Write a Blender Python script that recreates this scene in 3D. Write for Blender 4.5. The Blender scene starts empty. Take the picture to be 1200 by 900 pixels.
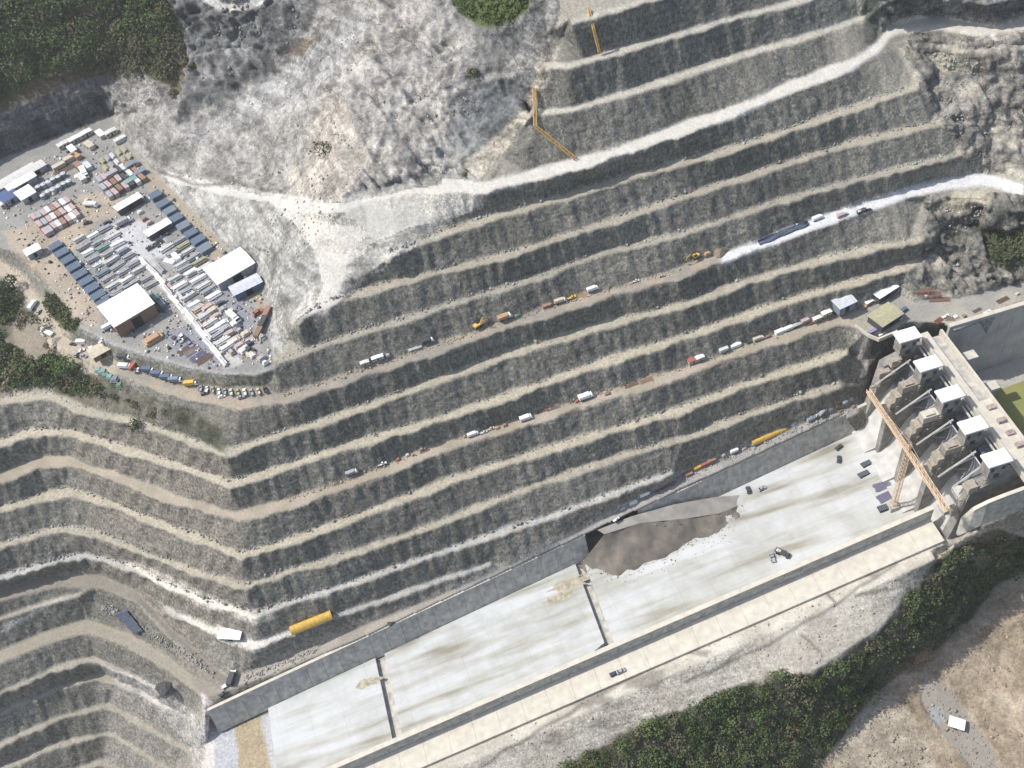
import bpy, bmesh, math, random
import numpy as np
from mathutils import Vector, Matrix
from mathutils.geometry import delaunay_2d_cdt
random.seed(7); rng = np.random.RandomState(7)
R = math.radians
scene = bpy.context.scene
col = scene.collection

# ------------------------------------------------------------------ camera / survey
# The photograph is an oblique aerial view.  F: focal length in 1200-px units, camera 397 m above the dam deck (z = 0),
# X runs along the spillway towards the dam, Y into the hillside, Z up.
F = 1266.0; HC = 397.0
def _ray(x, y): return np.array([x - 600., -(y - 450.), -F])
_N = _ray(800, 1500); UP = -_N / np.linalg.norm(_N)
_V = _ray(70, -975); _V = _V - UP * _V.dot(UP); _V /= np.linalg.norm(_V)
_U = np.cross(_V, UP)
CAM = np.array([_U, _V, UP])            # camera -> world rotation
def W(x, y, z):
    """survey point: where sight line (x, y) meets height z"""
    d = CAM @ _ray(x, y); t = (z - HC) / d[2]
    return Vector((d[0] * t, d[1] * t, z))
def proj(p):
    q = CAM.T @ (np.array(p, float) - np.array([0, 0, HC]))
    return 600 + F * q[0] / -q[2], 450 - F * q[1] / -q[2]

cd = bpy.data.cameras.new('camera'); cam = bpy.data.objects.new('camera', cd); col.objects.link(cam)
m3 = Matrix([list(r) for r in CAM]).to_4x4()
cam.matrix_world = Matrix.Translation((0, 0, HC)) @ m3
cd.sensor_fit = 'HORIZONTAL'; cd.sensor_width = 36; cd.lens = 36 * F / 1200; cd.clip_end = 20000; cd.clip_start = 1
scene.camera = cam

# ------------------------------------------------------------------ light
SUN_EL = 52.; SUN_AZ = 165.              # azimuth measured from +X counter-clockwise: where the sun stands
sd = bpy.data.lights.new('sun', 'SUN'); so = bpy.data.objects.new('sun', sd); col.objects.link(so)
sdir = Vector((math.cos(R(SUN_AZ)) * math.cos(R(SUN_EL)), math.sin(R(SUN_AZ)) * math.cos(R(SUN_EL)), math.sin(R(SUN_EL))))
so.rotation_euler = sdir.to_track_quat('Z', 'Y').to_euler()
sd.energy = 3.9; sd.angle = R(0.6); sd.color = (1, .965, .92)
wd = bpy.data.worlds.new('World'); scene.world = wd; wd.use_nodes = True
nt = wd.node_tree; bg = nt.nodes['Background']
sky = nt.nodes.new('ShaderNodeTexSky'); sky.sky_type = 'NISHITA'; sky.sun_disc = False
sky.dust_density = 2.0; sky.ozone_density = .8; sky.air_density = .9; sky.sun_elevation = R(SUN_EL); sky.sun_rotation = R(90 - SUN_AZ)
nt.links.new(sky.outputs[0], bg.inputs[0]); bg.inputs[1].default_value = 0.15
scene.view_settings.view_transform = 'Standard'; scene.view_settings.look = 'None'
scene.view_settings.exposure = 0.3; scene.view_settings.gamma = 1
scene.render.engine = 'CYCLES'
scene.cycles.filter_width = 1.5

# ------------------------------------------------------------------ materials
MATS = {}
def mat(name, color, rough=.85, metal=0., var=.18, scale=1.5, bump=.0, col2=None, spec=.3, coord='Object'):
    if name in MATS: return MATS[name]
    m = bpy.data.materials.new(name); m.use_nodes = True; t = m.node_tree; b = t.nodes['Principled BSDF']
    n = t.nodes.new('ShaderNodeTexNoise'); n.inputs['Scale'].default_value = scale; n.inputs['Detail'].default_value = 5
    g = t.nodes.new('ShaderNodeNewGeometry'); t.links.new(g.outputs['Position'], n.inputs['Vector'])
    r = t.nodes.new('ShaderNodeMix'); r.data_type = 'RGBA'
    c = list(color) + [1]; c2 = list(col2) + [1] if col2 else [v * (1 - var * 2) for v in color] + [1]
    r.inputs[6].default_value = c2; r.inputs[7].default_value = [min(1, v * (1 + var)) for v in color] + [1] if not col2 else c
    ra = t.nodes.new('ShaderNodeMapRange'); ra.inputs[1].default_value = .3; ra.inputs[2].default_value = .7
    t.links.new(n.outputs[0], ra.inputs[0]); t.links.new(ra.outputs[0], r.inputs[0]); t.links.new(r.outputs[2], b.inputs['Base Color'])
    b.inputs['Roughness'].default_value = rough; b.inputs['Metallic'].default_value = metal; b.inputs['Specular IOR Level'].default_value = spec
    if bump:
        bp = t.nodes.new('ShaderNodeBump'); bp.inputs['Strength'].default_value = bump; bp.inputs['Distance'].default_value = .3
        t.links.new(n.outputs[0], bp.inputs['Height']); t.links.new(bp.outputs[0], b.inputs['Normal'])
    MATS[name] = m; return m

def terrain_mat(name, bump=.8, contrast=.35, craggy=0.):
    m = bpy.data.materials.new(name); m.use_nodes = True; t = m.node_tree; b = t.nodes['Principled BSDF']
    L = t.links.new; N = t.nodes.new
    at = N('ShaderNodeAttribute'); at.attribute_name = 'tint'
    st = N('ShaderNodeAttribute'); st.attribute_name = 'steep'
    g = N('ShaderNodeNewGeometry')
    def noise(sc, det, vec, rough=.6):
        n = N('ShaderNodeTexNoise'); n.inputs['Scale'].default_value = sc; n.inputs['Detail'].default_value = det
        n.inputs['Roughness'].default_value = rough; L(vec, n.inputs['Vector']); return n.outputs[0]
    def mr(x, a, b_, c, d):
        r = N('ShaderNodeMapRange'); L(x, r.inputs[0])
        for i, v in enumerate((a, b_, c, d)): r.inputs[i + 1].default_value = v
        return r.outputs[0]
    def mul(a, b_):
        r = N('ShaderNodeMath'); r.operation = 'MULTIPLY'; L(a, r.inputs[0])
        if isinstance(b_, float): r.inputs[1].default_value = b_
        else: L(b_, r.inputs[1])
        return r.outputs[0]
    P = g.outputs['Position']
    vm = N('ShaderNodeMapping'); vm.inputs['Scale'].default_value = (1, 1, .12); L(P, vm.inputs['Vector'])
    fine = mr(noise(.9, 6, P, .7), .3, .7, 1 - contrast * 1.15, 1 + contrast * .9)
    med = mr(noise(.13, 4, P), .3, .7, 1 - contrast * .35, 1 + contrast * .3)
    streak = mul(mr(noise(1.0, 6, vm.outputs[0], .8), .3, .7, .72, 1.24), mr(noise(1.7, 3, vm.outputs[0], .6), .36, .56, .6, 1.12))
    crag = mr(noise(.5, 8, P, .8), .4, .56, .6, 1.12)
    hm = N('ShaderNodeMapping'); hm.inputs['Scale'].default_value = (.05, .05, .8); L(P, hm.inputs['Vector'])
    streak = mul(mul(streak, crag), mr(noise(1., 5, hm.outputs[0], .7), .36, .6, .78, 1.1))
    one = N('ShaderNodeMix'); one.data_type = 'FLOAT'; L(st.outputs['Fac'], one.inputs[0]); one.inputs[2].default_value = 1.; L(streak, one.inputs[3])
    k = mul(mul(fine, med), one.outputs[0])
    if craggy:
        sm = N('ShaderNodeMapping'); sm.inputs['Scale'].default_value = (.03, .03, .55); sm.inputs['Rotation'].default_value = (R(8), R(-6), 0); L(P, sm.inputs['Vector'])
        k = mul(k, mr(noise(1., 6, sm.outputs[0], .7), .40, .56, 1 - craggy * .8, 1.1))
        k = mul(k, mul(mr(noise(.07, 10, P, .75), .40, .54, 1 - craggy, 1.12), mr(noise(.35, 7, vm.outputs[0], .8), .42, .52, 1 - craggy * .6, 1.06)))
    vx = N('ShaderNodeVectorMath'); vx.operation = 'SCALE'; L(at.outputs['Color'], vx.inputs[0]); L(k, vx.inputs['Scale'])
    L(vx.outputs[0], b.inputs['Base Color'])
    b.inputs['Roughness'].default_value = .95; b.inputs['Specular IOR Level'].default_value = .15
    bp = N('ShaderNodeBump'); bp.inputs['Strength'].default_value = bump; bp.inputs['Distance'].default_value = .8
    L(noise(.35, 5, P, .6), bp.inputs['Height']); L(bp.outputs[0], b.inputs['Normal'])
    return m
# ------------------------------------------------------------------ numpy noise
def _hash(ix, iy, iz, s):
    h = (ix.astype(np.int64) * 374761393 + iy.astype(np.int64) * 668265263 + iz.astype(np.int64) * 2147483647 + s * 974711) & 0xffffffff
    h = ((h ^ (h >> 13)) * 1274126177) & 0xffffffff
    h = (h ^ (h >> 16)) & 0xffff
    return h / 65535.0
def vnoise(x, y, z, s=0):
    ix, iy, iz = np.floor(x), np.floor(y), np.floor(z)
    fx, fy, fz = x - ix, y - iy, z - iz
    fx, fy, fz = [f * f * (3 - 2 * f) for f in (fx, fy, fz)]
    r = 0
    x, y, z = None, None, None
    for a in (0, 1):
        for b in (0, 1):
            for c in (0, 1):
                w = (fx if a else 1 - fx) * (fy if b else 1 - fy) * (fz if c else 1 - fz)
                r = r + w * _hash(ix + a, iy + b, iz + c, s)
    return r * 2 - 1
def fbm(x, y, z, sc, octv=3, s=0):
    r = 0; a = 1.; t = 0
    for o in range(octv):
        r = r + a * vnoise(x / sc, y / sc, z / sc, s + o); t += a; a *= .5; sc *= .5
    return r / t

# ------------------------------------------------------------------ surveyed break lines (sight x, sight y, height)
PTS = []                                    # every survey point of the terrain
def dens(pts, step=5.):
    out = []
    for a, b in zip(pts[:-1], pts[1:]):
        n = max(1, int(math.hypot(b[0] - a[0], b[1] - a[1]) / step))
        for i in range(n): out.append(tuple(a[k] + (b[k] - a[k]) * i / n for k in range(3)))
    out.append(tuple(pts[-1])); return out
def ext(pts):
    pts = [tuple(p) for p in pts]
    def far(p, q, L):
        d = math.hypot(p[0] - q[0], p[1] - q[1]); k = L / d
        return (p[0] + (p[0] - q[0]) * k, p[1] + (p[1] - q[1]) * k, p[2])
    if pts[0][0] < 6: pts = [far(pts[0], pts[1], 280)] + pts
    if pts[-1][0] > 1194: pts = pts + [far(pts[-1], pts[-2], 280)]
    return pts
def rail(z, pts, w=None, wt=None, step=5., jag=0.):
    """z: one height or one per point; w: half width of the level ledge (its inner edge is the toe, its outer the crest)"""
    pz = [(p[0], p[1], z if not isinstance(z, (list, tuple)) else z[i]) for i, p in enumerate(pts)]
    pz = dens(ext(pz), step)
    if w is None: PTS.extend(pz)
    else:
        for p in pz:
            j = jag * (1.1 * math.sin(p[0] * .13 + z_ph(p)) + 1.6 * math.sin(p[0] * .37 + 2 * z_ph(p)) + random.uniform(-1, 1))
            vw = .82 + (.22 * math.sin(p[0] * .043 + z_ph(p)) + .16 * math.sin(p[0] * .11 + 3 * z_ph(p))) * (1 if jag else 0)
            PTS.append((p[0], p[1] - w * vw + j * .35, p[2]))
            PTS.append((p[0], p[1] + w * vw + j * .6, p[2]))
def z_ph(p): return p[2] * 1.7
T = {}
T[1] = ([131,130,125,118], [(670,25),(753,2),(830,-20),(960,-60)], 4)
T[2] = ([116,116,115,113,110,107,103], [(633,78),(667,77),(733,58),(800,39),(867,20),(933,2),(1010,-22)], 4.5)
T[3] = ([101,101,100,99,97,95,92,91.5], [(613,133),(667,129),(733,110),(800,88),(867,65),(933,47),(1000,25),(1014,20)], 4.5)
T[4] = (84, [(395,242),(430,232),(467,222),(517,216),(567,221),(633,203),(700,186),(767,163),(800,151),(867,128),(933,100),(1000,75),(1027,57),(1045,33),(1100,26),(1167,37),(1200,27)], 8)
T[5] = (72, [(455,300),(500,281),(567,257),(633,240),(700,218),(800,191),(867,172),(933,150),(1000,127),(1077,101)], 5)
T[6] = (60, [(350,378),(370,362),(400,350),(440,338),(513,319),(600,298),(667,275),(733,254),(800,231),(867,209),(933,188),(1000,167),(1067,152),(1105,143)], 5)
T[7] = (48, [(326,423),(400,397),(467,377),(533,355),(633,325),(700,298),(800,274),(900,240),(1000,212),(1067,195),(1117,183),(1150,172)], 4)
T[8] = (36, [(0,312),(33,340),(72,400),(133,432),(200,456),(283,474),(333,467),(400,446),(500,413),(600,379),(693,350),(800,319),(843,302),(877,292),(933,270),(1000,247),(1083,220),(1150,209),(1200,224)], 7)
T[9] = (24, [(0,470),(57,462),(83,477),(150,492),(200,508),(233,521),(267,531),(333,508),(400,487),(467,463),(533,438),(600,415),(700,383),(800,358),(867,333),(933,313),(983,300),(1040,288),(1080,281)], 5.5)
T[10] = (12, [(0,520),(33,507),(83,507),(150,528),(233,554),(270,568),(333,548),(400,525),(500,496),(600,463),(700,427),(800,396),(867,372),(933,350),(988,334),(1013,327),(1073,308)], 6)
T[11] = (0, [(0,560),(50,541),(83,541),(133,558),(200,584),(277,605),(333,592),(400,570),(447,552),(500,531),(600,498),(700,467),(800,437),(867,411),(933,390),(987,374),(1015,362),(1050,352)], 7)
T[12] = (-12, [(0,597),(77,575),(133,591),(167,607),(233,631),(283,652),(333,637),(400,613),(433,600),(533,561),(633,530),(733,500),(800,480),(867,453),(933,432),(994,412)], 6)
T[13] = (-24, [(0,640),(60,621),(83,619),(127,631),(167,648),(233,672),(290,688),(333,671),(400,653),(500,619),(550,599),(633,567),(733,533),(800,514),(867,490),(933,467),(985,451)], 5)
T[14] = (-36, [(0,677),(50,663),(100,650),(150,664),(200,688),(250,708),(300,720),(333,708),(400,688),(500,653),(600,620),(667,598),(750,567),(790,553)], 4.5)
T[15] = (-48, [(192,714),(225,730),(267,745),(300,757),(340,742),(400,720),(467,697),(533,674),(575,661)], 4)
for k, (z, p, w) in T.items(): rail(z, p, w, jag=1.)
# haul road behind the chute wall, its two branches on the left, and the foot of the wall
rail([-63,-61,-58,-54,-50,-47,-44,-42,-40,-38,-38], [(268,802),(330,779),(400,750),(533,698),(633,655),(717,610),(800,564),(850,543),(900,520),(950,500),(1005,478)], 8)
rail([-47,-47,-48,-50,-55,-61], [(0,697),(67,680),(117,681),(160,699),(195,738),(245,785)], 9)
rail([-69,-68,-67,-66,-65,-64.5], [(0,770),(50,749),(100,733),(150,750),(200,780),(240,812)], 9)
rail([-55,-53,-50.5], [(0,725),(50,708),(92,697)], 3)
for z, p in ((-79, [(0,813),(67,783),(110,772),(150,790),(187,808)]), (-91, [(0,835),(67,807),(117,791),(167,813),(217,840)]),
             (-103, [(0,873),(67,842),(127,826),(167,850),(222,880)]), (-115, [(0,902),(67,873),(127,859),(167,882),(200,905)]),
             (-127, [(0,945),(60,915),(120,892),(170,920),(190,945)]), (-139, [(0,985),(60,955),(120,935),(165,965)])):
    rail(z, p, 3.8, jag=1.)
rail([-67,-69,-76,-92,-108], [(236,822),(240,840),(236,862),(232,890),(228,960)])          # pale cliff end against the chute
rail([-76,-84,-95], [(252,850),(252,900),(250,980)])
# chute bed under the slabs
CH = lambda x: 0
rail([-80,-79,-70,-53,-53], [(262,858),(330,832),(677,668),(1000,512),(1030,498)])
rail([-82,-70,-54], [(410,925),(800,745),(1095,612)])
rail([-84,-82], [(280,935),(330,1000)])
# ledge outside the lower wall, rock slope, wooded gully, spoil ground
_yl = lambda x: 219 + (x - 205) * (14 / 286.); _zl = lambda x: -32 + (x - 205) * (36 / 286.) - 7.4
for x in np.arange(-170, 206, 2.):
    for dy, dz in ((1.5, -3.2), (6, -3.2), (10.9, -2.6), (13.2, -1.3), (18, -2.6)):
        q = proj((x, _yl(x) - dy, _zl(x) + dz)); PTS.append((q[0], q[1], _zl(x) + dz))
rail([-88,-79,-73,-70,-66,-64,-58,-53,-46,-38,-28,-20], [(560,960),(660,900),(733,855),(800,832),(867,800),(950,789),(1033,735),(1067,690),(1110,642),(1140,625),(1170,612),(1200,600)])
rail([-112,-110,-106,-104,-100,-98,-95,-90], [(890,1000),(960,900),(1000,845),(1047,795),(1093,768),(1140,722),(1167,685),(1200,668)])
rail([-98,-92,-86,-80,-74,-66,-56], [(760,960),(800,900),(880,850),(980,805),(1080,740),(1140,670),(1200,632)])
for p in [(1200,900,-112),(1100,850,-108),(1150,780,-103),(1200,720,-98),(1050,900,-112),(1200,1050,-120),(1450,700,-110),(1450,1100,-130),(1000,1100,-125),(600,1100,-105),(300,1100,-125),(-280,1100,-190)]: PTS.append(p)
# work yard
YZ = 46.
rail(YZ, [(0,186),(60,162),(110,141),(131,134)]); rail(YZ + .6, [(133,136),(142,158),(165,190),(187,206),(250,273),(300,324),(317,370),(322,415)])
rail(YZ, [(93,383),(127,400),(160,413),(207,427),(250,437),(300,440),(322,432)])
rail([YZ,YZ,43,41,YZ], [(0,290),(35,300),(60,335),(78,365),(93,383)])
for p in [(100,200,YZ),(60,250,YZ),(160,300,YZ),(220,300,YZ),(250,380,YZ),(150,350,YZ),(200,240,YZ),(200,390,YZ),(0,250,YZ),(-200,330,YZ),(290,400,YZ)]: PTS.append(p)
rail(38.5, [(120,416),(200,441),(260,454),(310,452)])
for p in [(0,345,34),(20,370,31),(0,400,30),(60,420,31),(20,440,27),(100,450,28),(150,465,29)]: PTS.append(p)
# scarp behind the yard and the wooded hill
rail([61,62,63], [(0,152),(60,122),(128,98)]); rail([66,67,67], [(0,138),(60,110),(120,86)])
rail([73,76,82,84], [(0,110),(70,78),(140,60),(190,60)])
for p in [(0,0,106),(100,0,104),(190,0,102),(0,60,88),(100,30,93),(-250,0,86),(-250,-140,120),(200,-140,140),(600,-140,155),(1000,-140,124),(1450,-140,118),(1450,40,110),(230,20,96),(215,70,80),(-250,130,60),(-280,200,38)]: PTS.append(p)
# scoured rock between forest and benches
for p in [(140,115,61),(170,130,60),(180,170,53),(200,120,66),(230,95,74),(260,60,83),(260,0,102),(300,20,96),(330,0,105),(400,0,112),(300,60,84),(330,100,78),(400,60,100),(370,30,102),
          (240,160,62),(300,150,69),(210,190,52),(240,210,54),(300,190,63),(350,180,76),(350,215,74),(400,180,89),(400,120,94),(430,0,115),(450,60,106),(450,130,97),(500,0,120),(500,50,112),(500,110,101),
          (550,0,124),(560,40,117),(545,90,107),(560,150,93),(540,195,87),(480,190,89),(600,60,114),(640,0,134),(600,110,102),(620,170,92),(640,40,126),(660,40,124),(620,130,97),(590,185,89)]: PTS.append(p)
for p in [(250,240,52),(300,240,61),(350,250,71),(280,290,51),(320,290,58),(360,290,67),(330,330,57),(370,330,61),(410,300,70),(430,270,78),(400,330,64),(340,360,54),(335,395,50),(460,250,80),(430,320,66),(385,262,76)]: PTS.append(p)
# right-hand rock
rail([79,79,78,78], [(1062,60),(1085,52),(1133,64),(1200,57)], 3)
for p in [(1030,10,96),(1020,-10,104),(1050,0,103),(1100,0,99),(1150,10,96),(1200,0,98),(1085,100,67),(1100,80,71),(1150,90,68),(1200,90,68),(1100,128,60),(1130,130,60),(1160,120,60),(1200,120,59),(1165,150,50),(1130,150,54),(1200,150,50),(1160,165,47),(1200,165,46),(1200,195,40)]: PTS.append(p)
for p in [(1080,238,31),(1110,240,32),(1140,235,34),(1170,245,33),(1150,270,20),(1190,275,19),(1100,270,21),(1090,295,12),(1150,300,12),(1200,300,13),(1120,325,5),(1150,325,4),(1200,318,4)]: PTS.append(p)
rail(0, [(1055,358),(1085,352),(1120,352),(1150,345),(1200,331)], None); rail(0, [(1040,383),(1070,376),(1100,378),(1115,380),(1150,368),(1200,352)], None)
rail([0,0,0], [(1003,384),(1020,392),(1050,386)]);
rail([-18,-22,-38,-44], [(1001,415),(1018,430),(1012,462),(1022,478)])
for p in [(1040,405,-14),(1060,400,-16),(1040,440,-42),(1050,470,-50),(1080,450,-50),(1100,480,-50),(1110,540,-50),(1140,580,-50),(1100,420,-44),(1120,400,-44)]: PTS.append(p)
# approach channel
rail(-42, [(1136,440),(1160,431),(1200,414)]); rail([-42,-42,-43], [(1130,400),(1135,425),(1150,470)])
rail(-1.5, [(1118,389),(1160,373),(1200,358)])
for p in [(1160,470,-43),(1200,470,-44),(1200,510,-44),(1450,450,-44),(1175,520,-44),(1180,560,-40),(1200,585,-20),(1160,595,-20),(1450,600,-30)]: PTS.append(p)

# ------------------------------------------------------------------ height raster over the surveyed area
X0, X1, Y0, Y1 = -240, 1440, -120, 1080
RW, RH = X1 - X0, Y1 - Y0
def build_raster():
    seen = {}; pts = []
    for p in PTS:
        k = (int(p[0] // 2), int(p[1] // 2))
        if k in seen: continue
        seen[k] = 1; pts.append(p)
    for cx, cy in ((X0 - 60, Y0 - 60), (X1 + 60, Y0 - 60), (X0 - 60, Y1 + 60), (X1 + 60, Y1 + 60)):
        q = min(pts, key=lambda p: (p[0] - cx) ** 2 + (p[1] - cy) ** 2); pts.append((cx, cy, q[2]))
    vs, es, fs, ov, oe, of = delaunay_2d_cdt([Vector((p[0], p[1])) for p in pts], [], [], 0, 1e-4)
    zz = [pts[o[0]][2] for o in ov]
    Z = np.full((RH, RW), np.nan)
    for f in fs:
        (ax, ay), (bx, by), (cx, cy) = vs[f[0]], vs[f[1]], vs[f[2]]
        az, bz, cz = zz[f[0]], zz[f[1]], zz[f[2]]
        x0 = max(int(math.floor(min(ax, bx, cx))), X0); x1 = min(int(math.ceil(max(ax, bx, cx))), X1 - 1)
        y0 = max(int(math.floor(min(ay, by, cy))), Y0); y1 = min(int(math.ceil(max(ay, by, cy))), Y1 - 1)
        if x1 < x0 or y1 < y0: continue
        d = (by - cy) * (ax - cx) + (cx - bx) * (ay - cy)
        if abs(d) < 1e-9: continue
        gx, gy = np.meshgrid(np.arange(x0, x1 + 1), np.arange(y0, y1 + 1))
        l1 = ((by - cy) * (gx - cx) + (cx - bx) * (gy - cy)) / d
        l2 = ((cy - ay) * (gx - cx) + (ax - cx) * (gy - cy)) / d
        l3 = 1 - l1 - l2; e = -1e-6
        mk = (l1 >= e) & (l2 >= e) & (l3 >= e)
        Z[gy[mk] - Y0, gx[mk] - X0] = (l1 * az + l2 * bz + l3 * cz)[mk]
    for _ in range(4):
        bad = np.isnan(Z)
        if not bad.any(): break
        for ax_ in (0, 1):
            for s in (1, -1):
                Zs = np.roll(Z, s, ax_); bad = np.isnan(Z); Z[bad] = Zs[bad]
    return Z
ZR = build_raster()
# under the chute the ground is a plane 3 m below the slabs
def _plane(poly):
    xs = [p[0] for p in poly]; ys = [p[1] for p in poly]
    c, d, a, b = int(min(ys)) - Y0, int(max(ys)) + 1 - Y0, max(0, int(min(xs)) - X0), int(max(xs)) + 1 - X0
    d = min(d, RH); qx, qy = np.meshgrid(np.arange(a, b) + X0, np.arange(c, d) + Y0); qx = qx.astype(float); qy = qy.astype(float)
    m = np.zeros(qx.shape, bool)
    for (x1, y1), (x2, y2) in zip(poly, poly[1:] + poly[:1]):
        if y1 != y2: m ^= ((y1 > qy) != (y2 > qy)) & (qx < (x2 - x1) * (qy - y1) / (y2 - y1) + x1)
    rx, ry = qx - 600., -(qy - 450.); k = 27 / 341.; a0 = -50 - 214 * k - 3.
    dx = CAM[0, 0] * rx + CAM[0, 1] * ry - CAM[0, 2] * F; dz = CAM[2, 0] * rx + CAM[2, 1] * ry - CAM[2, 2] * F
    t = (a0 - HC) / (dz - k * dx); z = HC + dz * t
    v = ZR[c:d, a:b]; v[m] = z[m]
_top = [proj((x, 283 + (x - 214) * .111 + 5.2, -38 + (x - 210) * (26 / 342.))) for x in range(-134, 206, 10)]
_low = [proj((x, 219 + (x - 205) * (14 / 286.) - .6, -34 + (x - 205) * (36 / 286.))) for x in range(198, -160, -10)]
_plane(_top + _low)
def zat(x, y):
    xi = min(max(x - X0, 0), RW - 2); yi = min(max(y - Y0, 0), RH - 2); a, b = int(xi), int(yi)
    fx, fy = xi - a, yi - b
    return float((ZR[b, a] * (1 - fx) + ZR[b, a + 1] * fx) * (1 - fy) + (ZR[b + 1, a] * (1 - fx) + ZR[b + 1, a + 1] * fx) * fy)
def G(x, y, dz=0.):
    """ground point in sight (x, y)"""
    return W(x, y, zat(x, y) + dz)

# world position of every raster sample
gx, gy = np.meshgrid(np.arange(X0, X1, dtype=float), np.arange(Y0, Y1, dtype=float))
def unproj(gx, gy, Z):
    rx, ry, rz = gx - 600., -(gy - 450.), np.full_like(gx, -F)
    dx = CAM[0, 0] * rx + CAM[0, 1] * ry + CAM[0, 2] * rz
    dy = CAM[1, 0] * rx + CAM[1, 1] * ry + CAM[1, 2] * rz
    dz = CAM[2, 0] * rx + CAM[2, 1] * ry + CAM[2, 2] * rz
    t = (Z - HC) / dz
    return dx * t, dy * t
WX, WY = unproj(gx, gy, ZR)
# steepness: 0 on level ground, 1 on rock faces
def grad(A): return np.gradient(A, axis=1), np.gradient(A, axis=0)
def tnorm(WX, WY, Z):
    xu, xv = grad(WX); yu, yv = grad(WY); zu, zv = grad(Z)
    nx = yu * zv - zu * yv; ny = zu * xv - xu * zv; nz = xu * yv - yu * xv
    l = np.sqrt(nx ** 2 + ny ** 2 + nz ** 2) + 1e-9; s = np.sign(nz); s[s == 0] = 1
    return nx * s / l, ny * s / l, np.abs(nz) / l
NX, NY, NZ = tnorm(WX, WY, ZR)
STEEP = np.clip((0.93 - NZ) / .25, 0, 1)

# ------------------------------------------------------------------ ground colours (albedo) and roughness by area
_sx, _sy, _sz = WX[::4, ::4], WY[::4, ::4], ZR[::4, ::4]
_NC = {}
def NS(sc, o=3, s=0):
    if (sc, o, s) in _NC: return _NC[(sc, o, s)]
    a = fbm(_sx, _sy, _sz, sc, o, s).astype(np.float32)
    u = np.minimum(np.arange(RW) / 4, a.shape[1] - 1.001); v = np.minimum(np.arange(RH) / 4, a.shape[0] - 1.001)
    iu, iv = u.astype(int), v.astype(int); fu, fv = (u - iu)[None, :], (v - iv)[:, None]
    r = (a[iv][:, iu] * (1 - fu) + a[iv][:, iu + 1] * fu) * (1 - fv) + (a[iv + 1][:, iu] * (1 - fu) + a[iv + 1][:, iu + 1] * fu) * fv
    _NC[(sc, o, s)] = r; return r
n1, n2 = NS(9, 3, 5), NS(9, 3, 9)
wx_, wy_ = gx + n1 * 1, gy + n2 * 1
def inpoly(poly, warp=5.):
    px, py = gx + n1 * warp, gy + n2 * warp
    m = np.zeros(gx.shape, bool)
    xs = [p[0] for p in poly]; ys = [p[1] for p in poly]
    a, b = max(0, int(min(xs) - warp - X0)), min(RW, int(max(xs) + warp + 2 - X0))
    c, d = max(0, int(min(ys) - warp - Y0)), min(RH, int(max(ys) + warp + 2 - Y0))
    qx, qy = px[c:d, a:b], py[c:d, a:b]; r = np.zeros(qx.shape, bool)
    for (x1, y1), (x2, y2) in zip(poly, poly[1:] + poly[:1]):
        if y1 == y2: continue
        cnd = ((y1 > qy) != (y2 > qy)) & (qx < (x2 - x1) * (qy - y1) / (y2 - y1) + x1)
        r ^= cnd
    m[c:d, a:b] = r; return m
def blur(M, k=2):
    M = M.astype(float)
    for _ in range(k):
        M = (np.roll(M, 1, 0) + np.roll(M, -1, 0) + 2 * M) / 4; M = (np.roll(M, 1, 1) + np.roll(M, -1, 1) + 2 * M) / 4
    return M
def sRGB(r, g, b): return np.array([((v / 255 + .055) / 1.055) ** 2.4 if v > 10 else v / 3300 for v in (r, g, b)])
TINT = np.zeros((RH, RW, 3)); ROUGH = np.full((RH, RW), 1.)
FACE = np.array([.225, .217, .185]); TREAD = np.array([.35, .325, .265])
sv = NS(30, 3, 20)[..., None]
TINT[:] = TREAD * (1 - STEEP[..., None]) * (1 + .15 * sv) + FACE * STEEP[..., None] * (1 + .35 * sv)
REG = np.zeros((RH, RW), np.int8)            # which ground object a spot belongs to
def paint(poly, tread=None, face=None, warp=5., rough=None, soft=2, k=1., mottle=None, msc=8, reg=None, mix=1.):
    xs = [p[0] for p in poly]; ys = [p[1] for p in poly]; q_ = warp + soft * 2 + 3
    a, b = max(0, int(min(xs) - q_ - X0)), min(RW, int(max(xs) + q_ - X0)); c, d = max(0, int(min(ys) - q_ - Y0)), min(RH, int(max(ys) + q_ - Y0))
    w = (slice(c, d), slice(a, b))
    m = inpoly(poly, warp)[w]
    if reg is not None: REG[w][m] = reg
    mm = blur(m, soft)[..., None] * mix
    if tread is not None:
        t = np.array(tread); fc = np.array(face if face is not None else tread); S = STEEP[w][..., None]
        cc = t * (1 - S) + fc * S
        if mottle is not None:
            q = np.clip(NS(msc, 3, 31 + int(poly[0][0]) % 2)[w] * 2.2 + .5, 0, 1)[..., None]; cc = cc * (1 - q) + np.array(mottle) * q
        TINT[w] = TINT[w] * (1 - mm) + cc * mm
    if rough is not None: ROUGH[w] = ROUGH[w] * (1 - mm[..., 0]) + rough * mm[..., 0]
def band(pts, w, tread, warp=2., **kw):
    l = [(p[0], p[1] - w) for p in pts] + [(p[0], p[1] + w) for p in reversed(pts)]
    paint(l, tread, warp=warp, **kw)
GREY = (.30,.30,.29); PALE = (.50,.48,.43); BROWN = (.36,.31,.24); MUD = (.27,.245,.205); WHITE = (.66,.65,.61)
GREEN = (.045,.07,.03); DKROCK = (.15,.155,.155)
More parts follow.
